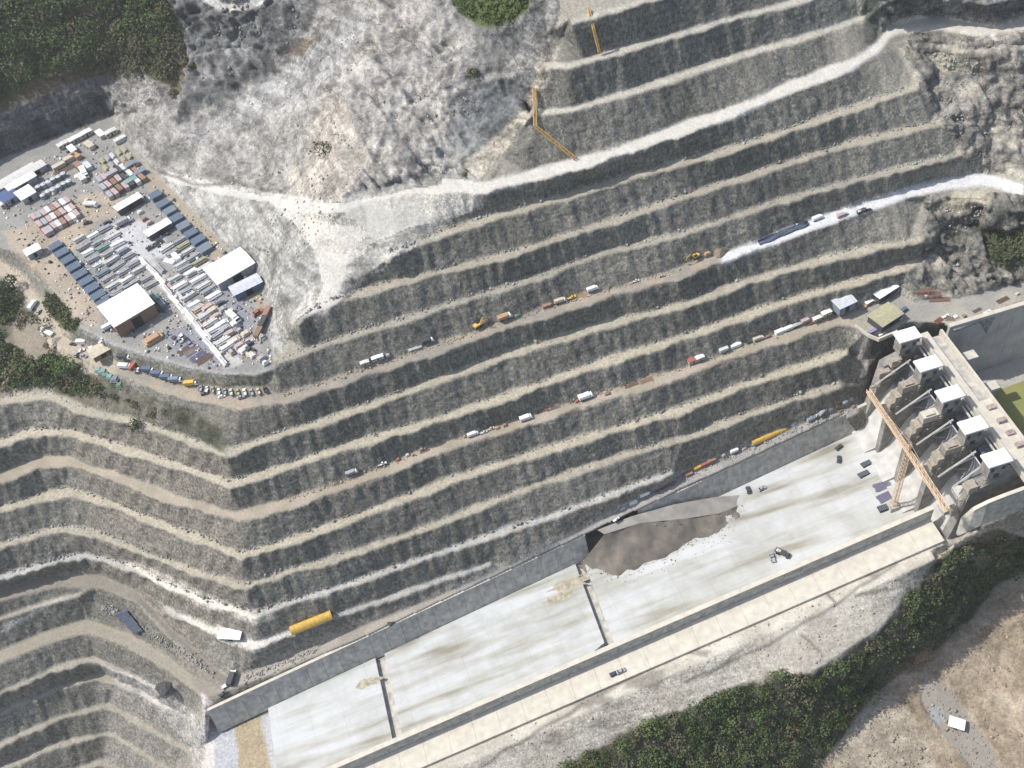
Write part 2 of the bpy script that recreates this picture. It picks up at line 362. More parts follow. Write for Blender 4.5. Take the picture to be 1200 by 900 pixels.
# benches catch pale dust unevenly: some ledges lighter or greyer
TI = lambda k: [(p[0], p[1]) for p in T[k][1]]
for k, c, w in ((1,(.55,.52,.45),4),(2,(.60,.57,.50),4.5),(3,(.60,.57,.50),4.5),(4,(.56,.535,.47),8.5),(5,(.47,.43,.35),5),(6,(.44,.40,.33),5),(7,(.42,.39,.33),4),(9,(.50,.46,.37),5.5),(10,(.54,.49,.39),6),(12,(.53,.48,.38),6),(13,(.48,.44,.36),5),(14,(.54,.53,.50),5),(15,(.50,.49,.47),4)):
    band(TI(k), w * .8, tuple(v * f_ for v, f_ in zip(c, (.80, .80, .77))), warp=3)
band([p for p in TI(8) if p[0] < 870], 8, BROWN, reg=3, rough=.2, mottle=(.28,.26,.22), msc=10)
band([(845,305)] + [p for p in TI(8) if p[0] > 870], 7, (.62,.62,.61), reg=3, rough=.2)
band(TI(11), 8, (.34,.30,.23), reg=3, rough=.2, mottle=(.40,.35,.28), msc=8)
# left hand benches below the yard are browner; sunlight painted into their faces
paint([(60,455),(270,530),(300,790),(180,720),(110,650),(70,560)], None)
m = blur(inpoly([(70,470),(268,540),(295,770),(200,735),(110,655),(95,560)]), 3)[..., None]
TINT[:] = TINT * (1 - m * STEEP[..., None]) + np.array([.26,.24,.20]) * (m * STEEP[..., None])
m = blur(inpoly([(110,772),(250,820),(252,960),(130,960),(120,860)]), 3)[..., None]
TINT[:] = TINT * (1 - m * STEEP[..., None]) + np.array([.29,.275,.24]) * (m * STEEP[..., None])
# forest and shrubby ground
paint([(-240,-120),(215,-120),(232,45),(235,80),(215,110),(170,85),(130,86),(60,110),(0,138),(-240,190)], (.05,.06,.03), (.05,.06,.03), 10, 1.5, 4, mottle=(.16,.13,.085), msc=30, reg=4)
paint([(140,70),(185,45),(235,55),(240,100),(215,115),(205,90),(160,100)], (.17,.145,.09), (.15,.13,.09), 9, 1.6, 4, mottle=(.08,.10,.04), msc=16, reg=4)
paint([(-240,190),(-240,120),(0,132),(70,104),(128,84),(140,100),(128,112),(60,140),(0,160)], (.20,.195,.19), (.17,.165,.165), 5, 1.6, 3, mottle=(.12,.12,.12), msc=14)
paint([(-240,250),(-240,180),(0,155),(60,128),(128,106),(133,134),(60,163),(0,187)], (.10,.105,.115), (.10,.105,.115), 3, 2., 3, mottle=(.15,.155,.15), msc=9, reg=1)
# scoured rock
slope = [(137,152),(132,100),(165,85),(215,112),(238,60),(200,0),(190,-120),(640,-120),(655,10),(640,60),(628,130),(560,215),(400,238),(480,230),(520,262),(450,315),(400,350),(345,372),(322,420),(300,322),(187,205)]
paint(slope, (.30,.29,.265), (.25,.245,.23), 5, 2.2, 3, mottle=(.38,.365,.335), msc=16, reg=1)
paint([(200,0),(300,-10),(380,0),(345,60),(300,80),(260,130),(215,115),(225,70)], (.27,.265,.255), (.23,.23,.22), 6, 3., 3, mottle=(.115,.12,.115), msc=7)
paint([(205,150),(250,120),(290,100),(330,80),(300,60),(285,90),(230,110),(215,125)], (.12,.125,.12), (.11,.115,.11), 6, 3., 3)
paint([(225,-14),(236,0),(256,12),(282,13),(306,6),(322,-8),(310,-10),(290,2),(264,4),(244,-6)], (.58,.56,.52), warp=1, rough=.4, reg=3)
paint([(340,55),(375,40),(400,50),(370,62),(345,75)], (.27,.22,.17), warp=4, rough=1.5, soft=3)
paint([(400,-30),(530,-20),(545,60),(530,110),(535,150),(500,200),(400,235),(340,220),(362,150),(380,100),(420,60)], (.42,.395,.355), (.37,.35,.315), 8, 2.8, 4, mottle=(.29,.28,.26), msc=13)
paint([(380,40),(430,0),(445,15),(400,70),(370,105),(300,140),(220,170),(215,160),(290,115)], (.38,.375,.355), (.36,.355,.34), 5, 1.4, 4)
paint([(545,95),(640,70),(640,-30),(548,-30),(560,60)], (.17,.17,.15), (.15,.155,.15), 5, 2.2, 3, mottle=(.24,.235,.22), msc=9)
paint([(530,110),(640,80),(630,130),(600,165),(560,190),(525,170)], (.25,.25,.24), (.19,.195,.195), 5, 2.4, 3, mottle=(.14,.15,.15), msc=10)
paint([(635,60),(660,15),(655,60),(632,120),(600,170),(560,212),(540,195),(590,150),(615,125),(622,100)], (.46,.42,.34), (.42,.38,.31), 4, 1.4, 3)
paint([(530,-30),(625,-30),(620,12),(600,28),(575,35),(545,22),(532,8)], (.08,.11,.03), (.07,.10,.03), 5, 1., 3, mottle=(.10,.13,.045), reg=4)
# white run-out slope between yard and benches
paint([(190,206),(240,215),(335,228),(400,238),(470,224),(560,222),(565,245),(520,262),(480,285),(440,320),(400,352),(345,378),(325,424),(317,372),(300,322),(250,272)], (.40,.39,.35), (.38,.37,.33), 5, 1.2, 3, mottle=(.37,.365,.335), msc=10, reg=1)
paint([(330,235),(345,240),(395,290),(392,350),(360,372),(370,330),(378,300)], (.55,.52,.45), (.53,.50,.44), 4, .5, 3, mix=.8)
paint([(370,255),(440,240),(520,240),(500,268),(440,295),(400,300)], (.64,.61,.54), (.60,.57,.51), 8, 1.2, 4, mottle=(.50,.50,.47), msc=12)
paint([(330,205),(362,190),(362,148),(400,110),(430,190),(400,235),(345,225)], (.45,.41,.35), (.42,.38,.33), 6, 1.4, 4)
band([(335,232),(352,255),(372,282),(388,312),(390,335),(372,362)], 8, (.66,.63,.56), warp=3, mix=.9, rough=.2)
band([(400,238),(370,236),(330,232),(280,222),(235,214),(195,206)], 5, (.58,.56,.50), warp=2, rough=.3)
paint([(565,214),(517,214),(470,222),(400,238),(330,232),(250,217),(190,204),(196,210),(250,226),(315,236),(345,262),(372,300),(378,335),(360,372),(380,368),(402,345),(404,312),(432,285),(480,266),(540,252),(566,242)], (.58,.555,.485), (.56,.535,.47), 3, .3, 3, mottle=(.49,.475,.43), msc=12, reg=3)
band([(355,140),(362,160),(361,190),(350,212),(333,226),(305,222),(277,214),(233,218),(187,201)], 1.6, (.17,.16,.15), warp=3, soft=1)
band([(668,-5),(672,14)], 4, (.45,.36,.24), warp=3, soft=2)
# right-hand rock
paint([(1050,50),(1210,20),(1450,20),(1450,235),(1200,215),(1130,185),(1095,130),(1065,80)], (.42,.39,.32), (.33,.305,.26), 4, 2.4, 3, mottle=(.26,.25,.22), msc=10, reg=1)
paint([(1085,62),(1150,68),(1140,85),(1095,82)], (.55,.51,.41), (.52,.48,.38), 4, 1., 3)
paint([(1030,-120),(1450,-120),(1450,15),(1200,12),(1150,28),(1100,16),(1045,22),(1030,40)], (.30,.295,.275), (.25,.25,.24), 4, 2.4, 3, mottle=(.17,.17,.165), msc=8, reg=1)
paint([(1000,-120),(1035,-120),(1030,20),(1022,55),(1012,50),(1012,20)], (.13,.14,.12), (.12,.13,.11), 4, 1.6, 2)
band([(1030,50),(1045,35),(1070,26),(1100,26),(1167,38),(1200,27),(1440,-20)], 9, (.53,.49,.41), reg=3, rough=.3)
band([p for p in TI(4)][3:16], 8, (.56,.54,.48), reg=3, rough=.3)
paint([(1083,232),(1200,228),(1450,230),(1450,335),(1200,335),(1120,350),(1075,330),(1080,290)], (.28,.26,.22), (.23,.22,.19), 5, 3., 3, mottle=(.15,.15,.13), msc=8, reg=1)
paint([(1120,228),(1150,225),(1156,245),(1120,250),(1085,245)], (.46,.42,.32), (.44,.40,.31), 4, 1.6, 3)
paint([(1150,270),(1215,262),(1215,300),(1190,320),(1155,310)], (.09,.10,.055), (.08,.09,.05), 6, 2., 3, mottle=(.20,.19,.15), msc=6)
band([(1070,352),(1088,342),(1100,352)], 4, (.30,.20,.155), soft=1)
# platform and roads at the dam
paint([(1000,352),(1060,338),(1100,352),(1150,342),(1450,270),(1450,300),(1200,348),(1150,364),(1112,382),(1060,382),(1040,398),(1020,392)], (.36,.345,.29), warp=2, rough=.2, reg=3, mottle=(.30,.29,.26), msc=8)
paint([(1000,385),(1020,392),(1018,420),(1024,470),(1010,474),(1003,440)], (.34,.32,.28), (.33,.31,.27), 2, .6, 2)
paint([(1022,396),(1060,388),(1062,420),(1045,455),(1022,470),(1018,420)], (.16,.15,.13), (.15,.14,.12), 2, .6, 2)
# haul roads
HR = [(1010,474),(950,500),(900,518),(850,541),(800,563),(717,608),(633,652),(533,695),(400,748),(330,777),(285,794),(262,806),(250,822)]
band(HR[:9], 11, (.36,.345,.315), reg=3, rough=.25, mottle=(.29,.28,.26), msc=7)
band(HR[7:], 12, (.31,.285,.24), reg=3, rough=.25, mottle=(.36,.33,.28), msc=9)
band([(-240,720),(0,697),(67,680),(117,681),(167,700),(205,738),(255,788),(262,806)], 10, MUD, reg=3, rough=.1)
band([(-240,800),(0,770),(50,749),(100,733),(150,750),(200,780),(245,815)], 11, (.30,.275,.22), reg=3, rough=.1)
paint([(200,760),(262,790),(275,800),(250,830),(235,812)], MUD, warp=1, rough=.1, reg=3)
band([(200,672),(235,690),(290,712),(310,714)], 7, (.66,.62,.52), (None), rough=.6) if False else None
paint([(140,655),(180,665),(240,695),(300,722),(330,722),(300,732),(240,712),(180,682)], (.66,.62,.53), (.60,.56,.48), 3, .8, 3)
paint([(185,705),(260,735),(300,750),(345,740),(300,766),(260,752)], (.64,.61,.53), (.56,.53,.46), 3, .8, 2)
paint([(0,735),(80,695),(93,690),(50,712),(0,745)], (.55,.54,.51), warp=2, mix=.7)
paint([(115,775),(190,805),(235,840),(250,850),(250,900),(250,980),(225,980),(225,880),(180,830),(140,800)], (.50,.47,.42), (.44,.42,.38), 4, 1.6, 3, mottle=(.36,.35,.33), msc=8)
paint([(236,812),(252,826),(252,980),(236,980),(238,880)], (.58,.54,.50), (.55,.51,.47), 2, .8, 2)
# road hillside left of the yard
paint([(-240,360),(0,325),(20,345),(55,385),(85,425),(135,445),(205,475),(262,500),(262,530),(200,505),(150,488),(83,470),(57,455),(0,465),(-240,520)], (.19,.175,.13), (.16,.15,.12), 6, 1.6, 3, mottle=(.08,.085,.055), msc=12, reg=4)
paint([(20,365),(50,375),(70,410),(45,425),(15,410)], (.28,.24,.19), (.27,.23,.18), 6, 1., 4, mix=.8)
paint([(-240,340),(0,302),(30,322),(60,370),(85,395),(140,425),(135,442),(90,436),(62,405),(33,352),(0,322),(-240,355)], (.40,.35,.275), warp=2, rough=.2, reg=3)
paint([(50,338),(70,350),(95,378),(92,390),(75,388),(58,362)], (.07,.09,.04), warp=4, rough=.8, soft=2)
paint([(120,395),(160,412),(207,428),(255,440),(320,436),(330,455),(262,462),(200,445),(130,414)], (.22,.215,.16), (.20,.195,.15), 3, 1., 2, mottle=(.28,.26,.21), msc=6)
band([(93,385),(127,401),(160,414),(207,428),(250,438),(322,434)], 3.5, (.34,.34,.32), soft=1, rough=.1)
# yard
YARD = [(-20,195),(0,187),(60,163),(131,136),(165,192),(187,208),(250,275),(300,326),(316,370),(320,430),(300,437),(250,435),(207,424),(160,410),(127,398),(93,380),(70,345),(35,302),(-20,290),(-240,300),(-240,235)]
paint(YARD, (.29,.285,.26), warp=1.5, rough=.12, reg=2, mottle=(.25,.245,.23), msc=10)
paint([(60,240),(115,225),(150,235),(150,250),(110,262),(80,300),(120,370),(115,385),(92,378),(60,335),(20,300),(0,270),(30,265)], (.40,.34,.26), warp=6, rough=.12, mottle=(.33,.28,.22), msc=10)
paint([(170,200),(190,210),(250,275),(300,326),(315,368),(305,370),(285,330),(240,300),(205,250),(175,225)], (.33,.285,.22), warp=3, rough=.12)
paint([(120,270),(170,255),(190,270),(200,300),(170,310),(140,300)], (.50,.50,.50), warp=10, rough=.1, soft=4, mix=.85)
paint([(165,305),(180,305),(285,425),(262,432),(225,385)], (.46,.45,.41), warp=4, rough=.1, soft=2)
paint([(225,325),(250,320),(290,360),(300,390),(270,385),(245,355)], (.25,.25,.27), warp=4, rough=.1, soft=3)
paint([(190,390),(225,380),(265,430),(210,418)], (.24,.245,.27), warp=4, rough=.1, soft=3)
# chute surroundings
paint([(252,850),(262,848),(330,835),(330,1080),(250,1080)], (.42,.43,.44), warp=1, rough=.2)
paint([(275,850),(305,835),(318,900),(320,1000),(290,1000)], (.36,.30,.20), warp=3, rough=.2, soft=3)
paint([(700,1080),(400,1080),(400,930),(483,900),(800,757),(960,688),(1110,624),(1200,600),(1450,560),(1450,640),(1110,645),(1067,693),(1033,738),(955,790),(867,800),(800,832),(733,855),(660,900)], (.60,.56,.47), (.58,.54,.45), 4, .5, 3, mottle=(.47,.43,.355), msc=14, reg=7)
band([(398,950),(483,890),(800,744),(1000,650),(1100,606)], 12, (.60,.57,.50), warp=0, rough=.05)
for l in ([(520,925),(650,845),(700,815),(750,775),(800,765)], [(640,850),(720,805),(790,760),(850,735)], [(800,800),(900,755),(960,720),(1050,660)], [(830,790),(870,760)], [(940,745),(962,765)], [(960,690),(980,705)], [(1000,700),(1040,690)]):
    band(l, 2.0, (.22,.205,.175), warp=4, soft=1)
for px, py, r in ((680,825,12),(755,800,16),(765,790,10),(650,865,10),(820,765,9),(740,795,14),(700,820,14),(650,860,8),(970,690,9),(1015,672,10),(700,850,9)):
    paint([(px-r*1.5,py+4),(px-r*.5,py-r*.5),(px+r*1.5,py-6),(px+r,py+r*.4)], (.27,.24,.20), warp=7, soft=2, mix=.85)
paint([(560,1080),(660,900),(733,857),(800,832),(867,800),(955,788),(1033,737),(1067,692),(1110,645),(1140,628),(1175,622),(1200,630),(1450,610),(1450,690),(1200,672),(1167,688),(1140,722),(1093,768),(1047,795),(1000,845),(960,900),(890,1080)], (.065,.075,.04), (.065,.075,.04), 6, 1.6, 2, mottle=(.17,.15,.105), msc=14, reg=4)
paint([(890,1080),(960,900),(1000,845),(1047,795),(1093,768),(1140,722),(1167,688),(1200,672),(1450,690),(1450,1080)], (.35,.29,.215), (.33,.27,.20), 4, 1.6, 2, mottle=(.27,.22,.155), msc=15, reg=5)
paint([(980,880),(1020,810),(1060,820),(1100,900),(1080,1000),(960,1000)], (.38,.34,.27), warp=8, rough=1., soft=4, mix=.7)
paint([(1082,785),(1100,795),(1130,830),(1160,870),(1170,900),(1160,930),(1140,900),(1105,860),(1080,820)], (.29,.265,.225), warp=4, rough=.5, soft=3, reg=3)
paint([(1088,832),(1105,826),(1108,846),(1094,850)], (.30,.31,.30), warp=2, rough=.1, soft=1)
paint([(1085,760),(1110,755),(1090,778),(1060,790)], (.30,.20,.14), warp=4, soft=3)
paint([(1110,605),(1140,590),(1200,578),(1450,560),(1450,610),(1200,628),(1175,618),(1145,622),(1112,640)], (.48,.43,.37), (.42,.38,.33), 4, 1.6, 2, mottle=(.34,.31,.26), msc=7)
# upstream channel
paint([(1128,395),(1140,439),(1160,432),(1200,415),(1450,330),(1450,600),(1200,590),(1160,500),(1136,450)], (.42,.40,.35), warp=1, rough=.2, reg=6)
paint([(1105,383),(1112,384),(1200,356),(1450,270),(1450,330),(1200,414),(1160,431),(1138,440),(1120,405)], (.30,.31,.31), (.27,.28,.285), 1, .15, 1, reg=6)
# shaded mass of spoil tipped on the chute (its own mound is built later)

# ------------------------------------------------------------------ ground sheets
def axis(lo, hi, a, b, fine, coarse):
    l = list(np.arange(lo, a, coarse)) + list(np.arange(a, b, fine)) + list(np.arange(b, hi, coarse)); return np.array(l).astype(int)
ax_ = axis(X0, X1 - 1, -16, 1216, 2, 8); ay_ = axis(Y0, Y1 - 1, -12, 912, 2, 8)
XI, YI = np.meshgrid(ax_ - X0, ay_ - Y0)
px, py, pz = WX[YI, XI], WY[YI, XI], ZR[YI, XI]
nx, ny, nz = [blur(A, 2)[YI, XI] for A in (NX, NY, NZ)]
st = blur(STEEP, 1)[YI, XI]; rg = ROUGH[YI, XI]
d1 = fbm(px, py, pz * .35, 9, 4, 60); d2 = 1 - 2 * np.abs(fbm(px, py, pz, 14, 4, 70)); d3 = fbm(px, py, pz, 3.2, 3, 80)
rgul = .45 + .35 * fbm(px, py, pz, 25, 2, 99)
gul = 1 - 2 * np.abs(fbm(px * 1.0 + py * .25, py * .16, pz * .16, 6, 4, 91))
col_ = fbm(px, py * .5, pz * .1, 3.4, 3, 95)
cra = np.abs(fbm(px, py, pz, 7, 4, 97))
amp = rg * (st * (.14 * d1 + .32 * d3 + .42 * col_ - .5 * cra) + (.2 + .35 * np.clip(rg - 1, 0, 2)) * (d3 * .8 + .6 * d1) + np.clip(rg - 1, 0, 2) * (.45 * d2 + rgul * gul - 1.0 * cra))
px, py, pz = px + nx * amp, py + ny * amp, pz + nz * amp
tint = np.clip(blur(TINT[..., 0], 1), 0.01, .85), np.clip(blur(TINT[..., 1], 1), 0.01, .85), np.clip(blur(TINT[..., 2], 1), 0.01, .85)
tint = np.stack([c[YI, XI] for c in tint], -1)
names = {0: ('rock_terraces', 1.), 1: ('rock_slope', 1.), 2: ('yard_ground', .4), 3: ('dirt_road', .4), 4: ('hillside', 1.), 5: ('spoil_ground', 1.), 6: ('channel_bed', .3), 7: ('rock_shelf', .8)}
ny_, nx_ = XI.shape
idx = np.arange(ny_ * nx_).reshape(ny_, nx_)
quads = np.stack([idx[:-1, :-1], idx[1:, :-1], idx[1:, 1:], idx[:-1, 1:]], -1).reshape(-1, 4)
qreg = REG[YI, XI][:-1, :-1].reshape(-1)
allco = np.stack([px, py, pz], -1).reshape(-1, 3); alltint = tint.reshape(-1, 3); allst = st.reshape(-1)
def np_mesh(name, co, faces, n=4):
    me = bpy.data.meshes.new(name)
    me.vertices.add(len(co)); me.vertices.foreach_set('co', np.ascontiguousarray(co, dtype=np.float32).ravel())
    me.loops.add(len(faces) * n); me.loops.foreach_set('vertex_index', np.ascontiguousarray(faces, dtype=np.int32).ravel())
    me.polygons.add(len(faces)); me.polygons.foreach_set('loop_start', np.arange(0, len(faces) * n, n, dtype=np.int32))
    me.polygons.foreach_set('loop_total', np.full(len(faces), n, dtype=np.int32))
    me.update(calc_edges=True); return me
for k, (nm, ct) in names.items():
    q = quads[qreg == k]
    if not len(q): continue
    used, inv = np.unique(q, return_inverse=True)
    me = np_mesh(nm, allco[used], inv.reshape(-1, 4)); me.polygons.foreach_set('use_smooth', np.ones(len(q), dtype=bool))
    a = me.color_attributes.new('tint', 'FLOAT_COLOR', 'POINT')
    c4 = np.ones((len(used), 4), dtype=np.float32); c4[:, :3] = alltint[used]; a.data.foreach_set('color', c4.ravel())
    b = me.attributes.new('steep', 'FLOAT', 'POINT'); b.data.foreach_set('value', allst[used].astype(np.float32))
    o = bpy.data.objects.new(nm, me); col.objects.link(o); o['kind'] = 'structure'
    me.materials.append(terrain_mat(nm + '_surface', .6 * ct, .34 if ct == 1. else .22, .42 if nm == 'rock_slope' else (.2 if nm == 'spoil_ground' else 0.)))
# far ground around and below the surveyed area
me = bpy.data.meshes.new('ground'); me.from_pydata([(-7000, -6000, -240), (7000, -6000, -240), (7000, 8000, -240), (-7000, 8000, -240)], [], [(0, 1, 2, 3)])
o = bpy.data.objects.new('ground', me); col.objects.link(o); o['kind'] = 'structure'; me.materials.append(mat('far_ground', (.07, .085, .045), var=.3, scale=.02))
# ------------------------------------------------------------------ mesh and tagging helpers
class MB:
    def __init__(s): s.v = []; s.f = []
    def quad(s, *p):
        n = len(s.v); s.v += [tuple(q) for q in p]; s.f.append(tuple(range(n, n + len(p)))); return s
    def hexa(s, b, t):
        """b, t: four bottom and four top corners, same order counter-clockwise"""
        n = len(s.v); s.v += [tuple(q) for q in b] + [tuple(q) for q in t]
        s.f += [(n, n + 3, n + 2, n + 1), (n + 4, n + 5, n + 6, n + 7)] + [(n + i, n + (i + 1) % 4, n + 4 + (i + 1) % 4, n + 4 + i) for i in range(4)]; return s
    def box(s, x0, x1, y0, y1, z0, z1, tx=0., ty=0.):
        return s.hexa([(x0, y0, z0), (x1, y0, z0), (x1, y1, z0), (x0, y1, z0)], [(x0 + tx, y0 + ty, z1), (x1 - tx, y0 + ty, z1), (x1 - tx, y1 - ty, z1), (x0 + tx, y1 - ty, z1)])
    def bar(s, a, b, r=.1, n=4):
        a, b = Vector(a), Vector(b); d = (b - a).normalized(); u = d.orthogonal().normalized(); w = d.cross(u); k = len(s.v)
        for c in (a, b):
            for i in range(n):
                t = 2 * math.pi * (i + .5) / n; q = c + (u * math.cos(t) + w * math.sin(t)) * r; s.v.append(tuple(q))
        s.f += [(k + i, k + (i + 1) % n, k + n + (i + 1) % n, k + n + i) for i in range(n)] + [tuple(range(k + n - 1, k - 1, -1)), tuple(range(k + n, k + 2 * n))]; return s
    def cyl(s, c, ax, r, h, n=12):
        c = Vector(c); d = {'x': Vector((1, 0, 0)), 'y': Vector((0, 1, 0)), 'z': Vector((0, 0, 1))}[ax] * h / 2
        return s.bar(c - d, c + d, r, n)
    def prof(s, pts, y0, y1):
        """extrude an x-z outline from y0 to y1"""
        n = len(s.v); m = len(pts); s.v += [(p[0], y0, p[1]) for p in pts] + [(p[0], y1, p[1]) for p in pts]
        s.f += [tuple(range(n, n + m)), tuple(range(n + 2 * m - 1, n + m - 1, -1))] + [(n + i, n + m + i, n + m + (i + 1) % m, n + (i + 1) % m) for i in range(m)]; return s
    def make(s, name, m, parent=None, loc=None, rz=0., bevel=0., smooth=False):
        me = bpy.data.meshes.new(name); me.from_pydata(s.v, [], s.f)
        bm = bmesh.new(); bm.from_mesh(me); bmesh.ops.recalc_face_normals(bm, faces=bm.faces)
        if bevel: bmesh.ops.bevel(bm, geom=bm.edges[:], offset=bevel, segments=1, affect='EDGES')
        bm.to_mesh(me); bm.free()
        if smooth: me.polygons.foreach_set('use_smooth', [True] * len(me.polygons))
        o = bpy.data.objects.new(name, me); col.objects.link(o)
        if m: me.materials.append(m)
        if parent: o.parent = parent
        if loc is not None: o.location = loc; o.rotation_euler = (0, 0, rz)
        return o
def tag(o, label=None, cat=None, group=None, kind=None):
    for k, v in (('label', label), ('category', cat), ('group', group), ('kind', kind)):
        if v: o[k] = v
    return o
def empty(name, loc, rz=0., label=None, cat=None, group=None):
    o = bpy.data.objects.new(name, None); col.objects.link(o); o.location = loc; o.rotation_euler = (0, 0, rz); o.empty_display_size = .5
    return tag(o, label, cat, group)
def kids(o): return [c for c in ALL_CH.get(o.name, [])]
def copy_thing(src, loc, rz, label, group=None, sc=None):
    r = src.copy(); col.objects.link(r); r.location = loc; r.rotation_euler = (0, 0, rz); r['label'] = label
    if group: r['group'] = group
    elif 'group' in r.keys(): del r['group']
    if sc: r.scale = sc
    for ch in list(src.children):
        c = ch.copy(); col.objects.link(c); c.parent = r
        for g in list(ch.children):
            d = g.copy(); col.objects.link(d); d.parent = c
    return r
ORD = ['first','second','third','fourth','fifth','sixth','seventh','eighth','ninth','tenth','eleventh','twelfth','thirteenth','fourteenth','fifteenth','sixteenth','seventeenth','eighteenth','nineteenth','twentieth','twenty-first','twenty-second','twenty-third','twenty-fourth','twenty-fifth','twenty-sixth','twenty-seventh','twenty-eighth','twenty-ninth','thirtieth','thirty-first','thirty-second','thirty-third','thirty-fourth','thirty-fifth','thirty-sixth','thirty-seventh','thirty-eighth','thirty-ninth','fortieth']

# materials
CONC = mat('concrete', (.50, .49, .46), scale=.25, var=.12, bump=.2)
PIER = mat('shaded_concrete', (.27, .26, .235), scale=.3, var=.2)  # concrete darkened to paint in the shade on piers and hoist house walls
CONC_D = mat('grey_concrete', (.45, .435, .39), scale=.35, var=.18, bump=.2)  # a little darker than the plain concrete; wall faces, grooves, shafts
CREAM = mat('pale_concrete', (.56, .525, .44), scale=.3, var=.08)
FORM = mat('timber_formwork', (.42, .38, .31), scale=.8, var=.25, col2=(.25, .22, .175))
STEEL = mat('grey_steel', (.25, .26, .28), rough=.5, metal=.3)
DARK = mat('dark_rubber', (.03, .03, .032)); GLASS = mat('dark_glass', (.04, .05, .06), rough=.2)
WHITEP = mat('white_paint', (.80, .80, .79), rough=.5, var=.03)
RUST = mat('rusty_steel', (.30, .18, .12), var=.2)
def paintm(c): 
    n = {'white': (.68,.68,.66), 'grey': (.36,.37,.38), 'silver': (.55,.57,.60), 'red': (.38,.13,.10), 'yellow': (.66,.42,.09), 'orange': (.46,.29,.18), 'blue': (.09,.13,.26), 'teal': (.22,.34,.32), 'green': (.13,.24,.15), 'brown': (.24,.16,.11),
         'pink': (.46,.36,.34), 'beige': (.55,.49,.38), 'dark': (.07,.075,.085), 'navy': (.11,.155,.22), 'slate': (.20,.24,.28), 'pale': (.60,.60,.57), 'khaki': (.40,.38,.25), 'rust': (.31,.19,.14), 'purple': (.27,.25,.36)}[c]
    return mat(c + '_paint', n, rough=.6, var=.10, scale=.8)

# ------------------------------------------------------------------ the chute
def zf(x): return -50 + (x - 214) * (27 / 341.)                # bed falls towards the left
def yU(x): return 283 + (x - 214) * (38.2 / 344.)              # foot of the hill-side wall
def yL(x): return 219 + (x - 205) * (14 / 286.)                # lower wall line
def zLt(x): return -32 + (x - 205) * (36 / 286.) - .0
def zUt(x): return -38 + (x - 210) * (26 / 342.)
def slab_mat():
    m = bpy.data.materials.new('chute_concrete'); m.use_nodes = True; t = m.node_tree; b = t.nodes['Principled BSDF']; L = t.links.new; N = t.nodes.new
    g = N('ShaderNodeNewGeometry'); mp = N('ShaderNodeMapping'); mp.inputs['Rotation'].default_value = (0, 0, R(-4)); mp.inputs['Scale'].default_value = (.012, .16, .2); L(g.outputs['Position'], mp.inputs[0])
    n1_ = N('ShaderNodeTexNoise'); n1_.inputs['Scale'].default_value = 1.; n1_.inputs['Detail'].default_value = 6; L(mp.outputs[0], n1_.inputs[0])
    n2_ = N('ShaderNodeTexNoise'); n2_.inputs['Scale'].default_value = .05; n2_.inputs['Detail'].default_value = 8; n2_.inputs['Roughness'].default_value = .65; L(g.outputs['Position'], n2_.inputs[0])
    r = N('ShaderNodeValToRGB'); e = r.color_ramp.elements; e[0].position = .33; e[0].color = (.32, .305, .25, 1); e[1].position = .55; e[1].color = (.545, .56, .55, 1)
    e2 = r.color_ramp.elements.new(.42); e2.color = (.45, .45, .41, 1)
    L(n1_.outputs[0], r.inputs[0])
    r2 = N('ShaderNodeValToRGB'); e = r2.color_ramp.elements; e[0].position = .38; e[0].color = (.80, .79, .75, 1); e[1].position = .6; e[1].color = (1, 1, 1, 1); L(n2_.outputs[0], r2.inputs[0])
    br = N('ShaderNodeTexBrick'); br.inputs['Scale'].default_value = 1.; br.inputs['Brick Width'].default_value = 15.; br.inputs['Row Height'].default_value = 7.5; br.inputs['Mortar Size'].default_value = .12; br.inputs['Mortar Smooth'].default_value = 1.
    br.inputs['Color1'].default_value = (1, 1, 1, 1); br.inputs['Color2'].default_value = (.96, .965, .97, 1); br.inputs['Mortar'].default_value = (.74, .735, .71, 1); br.offset = 0.
    mp2 = N('ShaderNodeMapping'); mp2.inputs['Rotation'].default_value = (0, 0, R(-4)); L(g.outputs['Position'], mp2.inputs[0]); L(mp2.outputs[0], br.inputs[0])
    def mm(a, b_):
        x = N('ShaderNodeMix'); x.data_type = 'RGBA'; x.blend_type = 'MULTIPLY'; x.inputs[0].default_value = 1; L(a, x.inputs[6]); L(b_, x.inputs[7]); return x.outputs[2]
    L(mm(mm(r.outputs[0], r2.outputs[0]), br.outputs[0]), b.inputs['Base Color']); b.inputs['Roughness'].default_value = .8; b.inputs['Specular IOR Level'].default_value = .3
    return m
SLAB = slab_mat()
ch = empty('spillway_chute', (0, 235, -68), 0, 'long sloping white concrete chute floor in three runs between its side walls', 'spillway chute')
def world_child(o, p):
    o.parent = p; o.matrix_parent_inverse = p.matrix_world.inverted() if False else Matrix.Translation(-Vector(p.location)); return o
def slab(x0, x1, m=None, dz=0., nm='floor_slab', lo=1., hi=0.):
    mb = MB(); n = 12
    for i in range(n):
        a, b = x0 + (x1 - x0) * i / n, x0 + (x1 - x0) * (i + 1) / n
        mb.hexa([(a, yL(a) + lo, zf(a) - 3 + dz), (b, yL(b) + lo, zf(b) - 3 + dz), (b, yU(b) + hi, zf(b) - 3 + dz), (a, yU(a) + hi, zf(a) - 3 + dz)],
                [(a, yL(a) + lo, zf(a) + dz), (b, yL(b) + lo, zf(b) + dz), (b, yU(b) + hi, zf(b) + dz), (a, yU(a) + hi, zf(a) + dz)])
    return world_child(mb.make(nm, m or SLAB), ch)
slab(-111, -56.5); slab(-51.8, 48.2); slab(52.4, 207)
slab(-57, -51, CONC_D, -2.4, 'aeration_groove'); slab(47.5, 53, CONC_D, -2.4, 'aeration_groove')
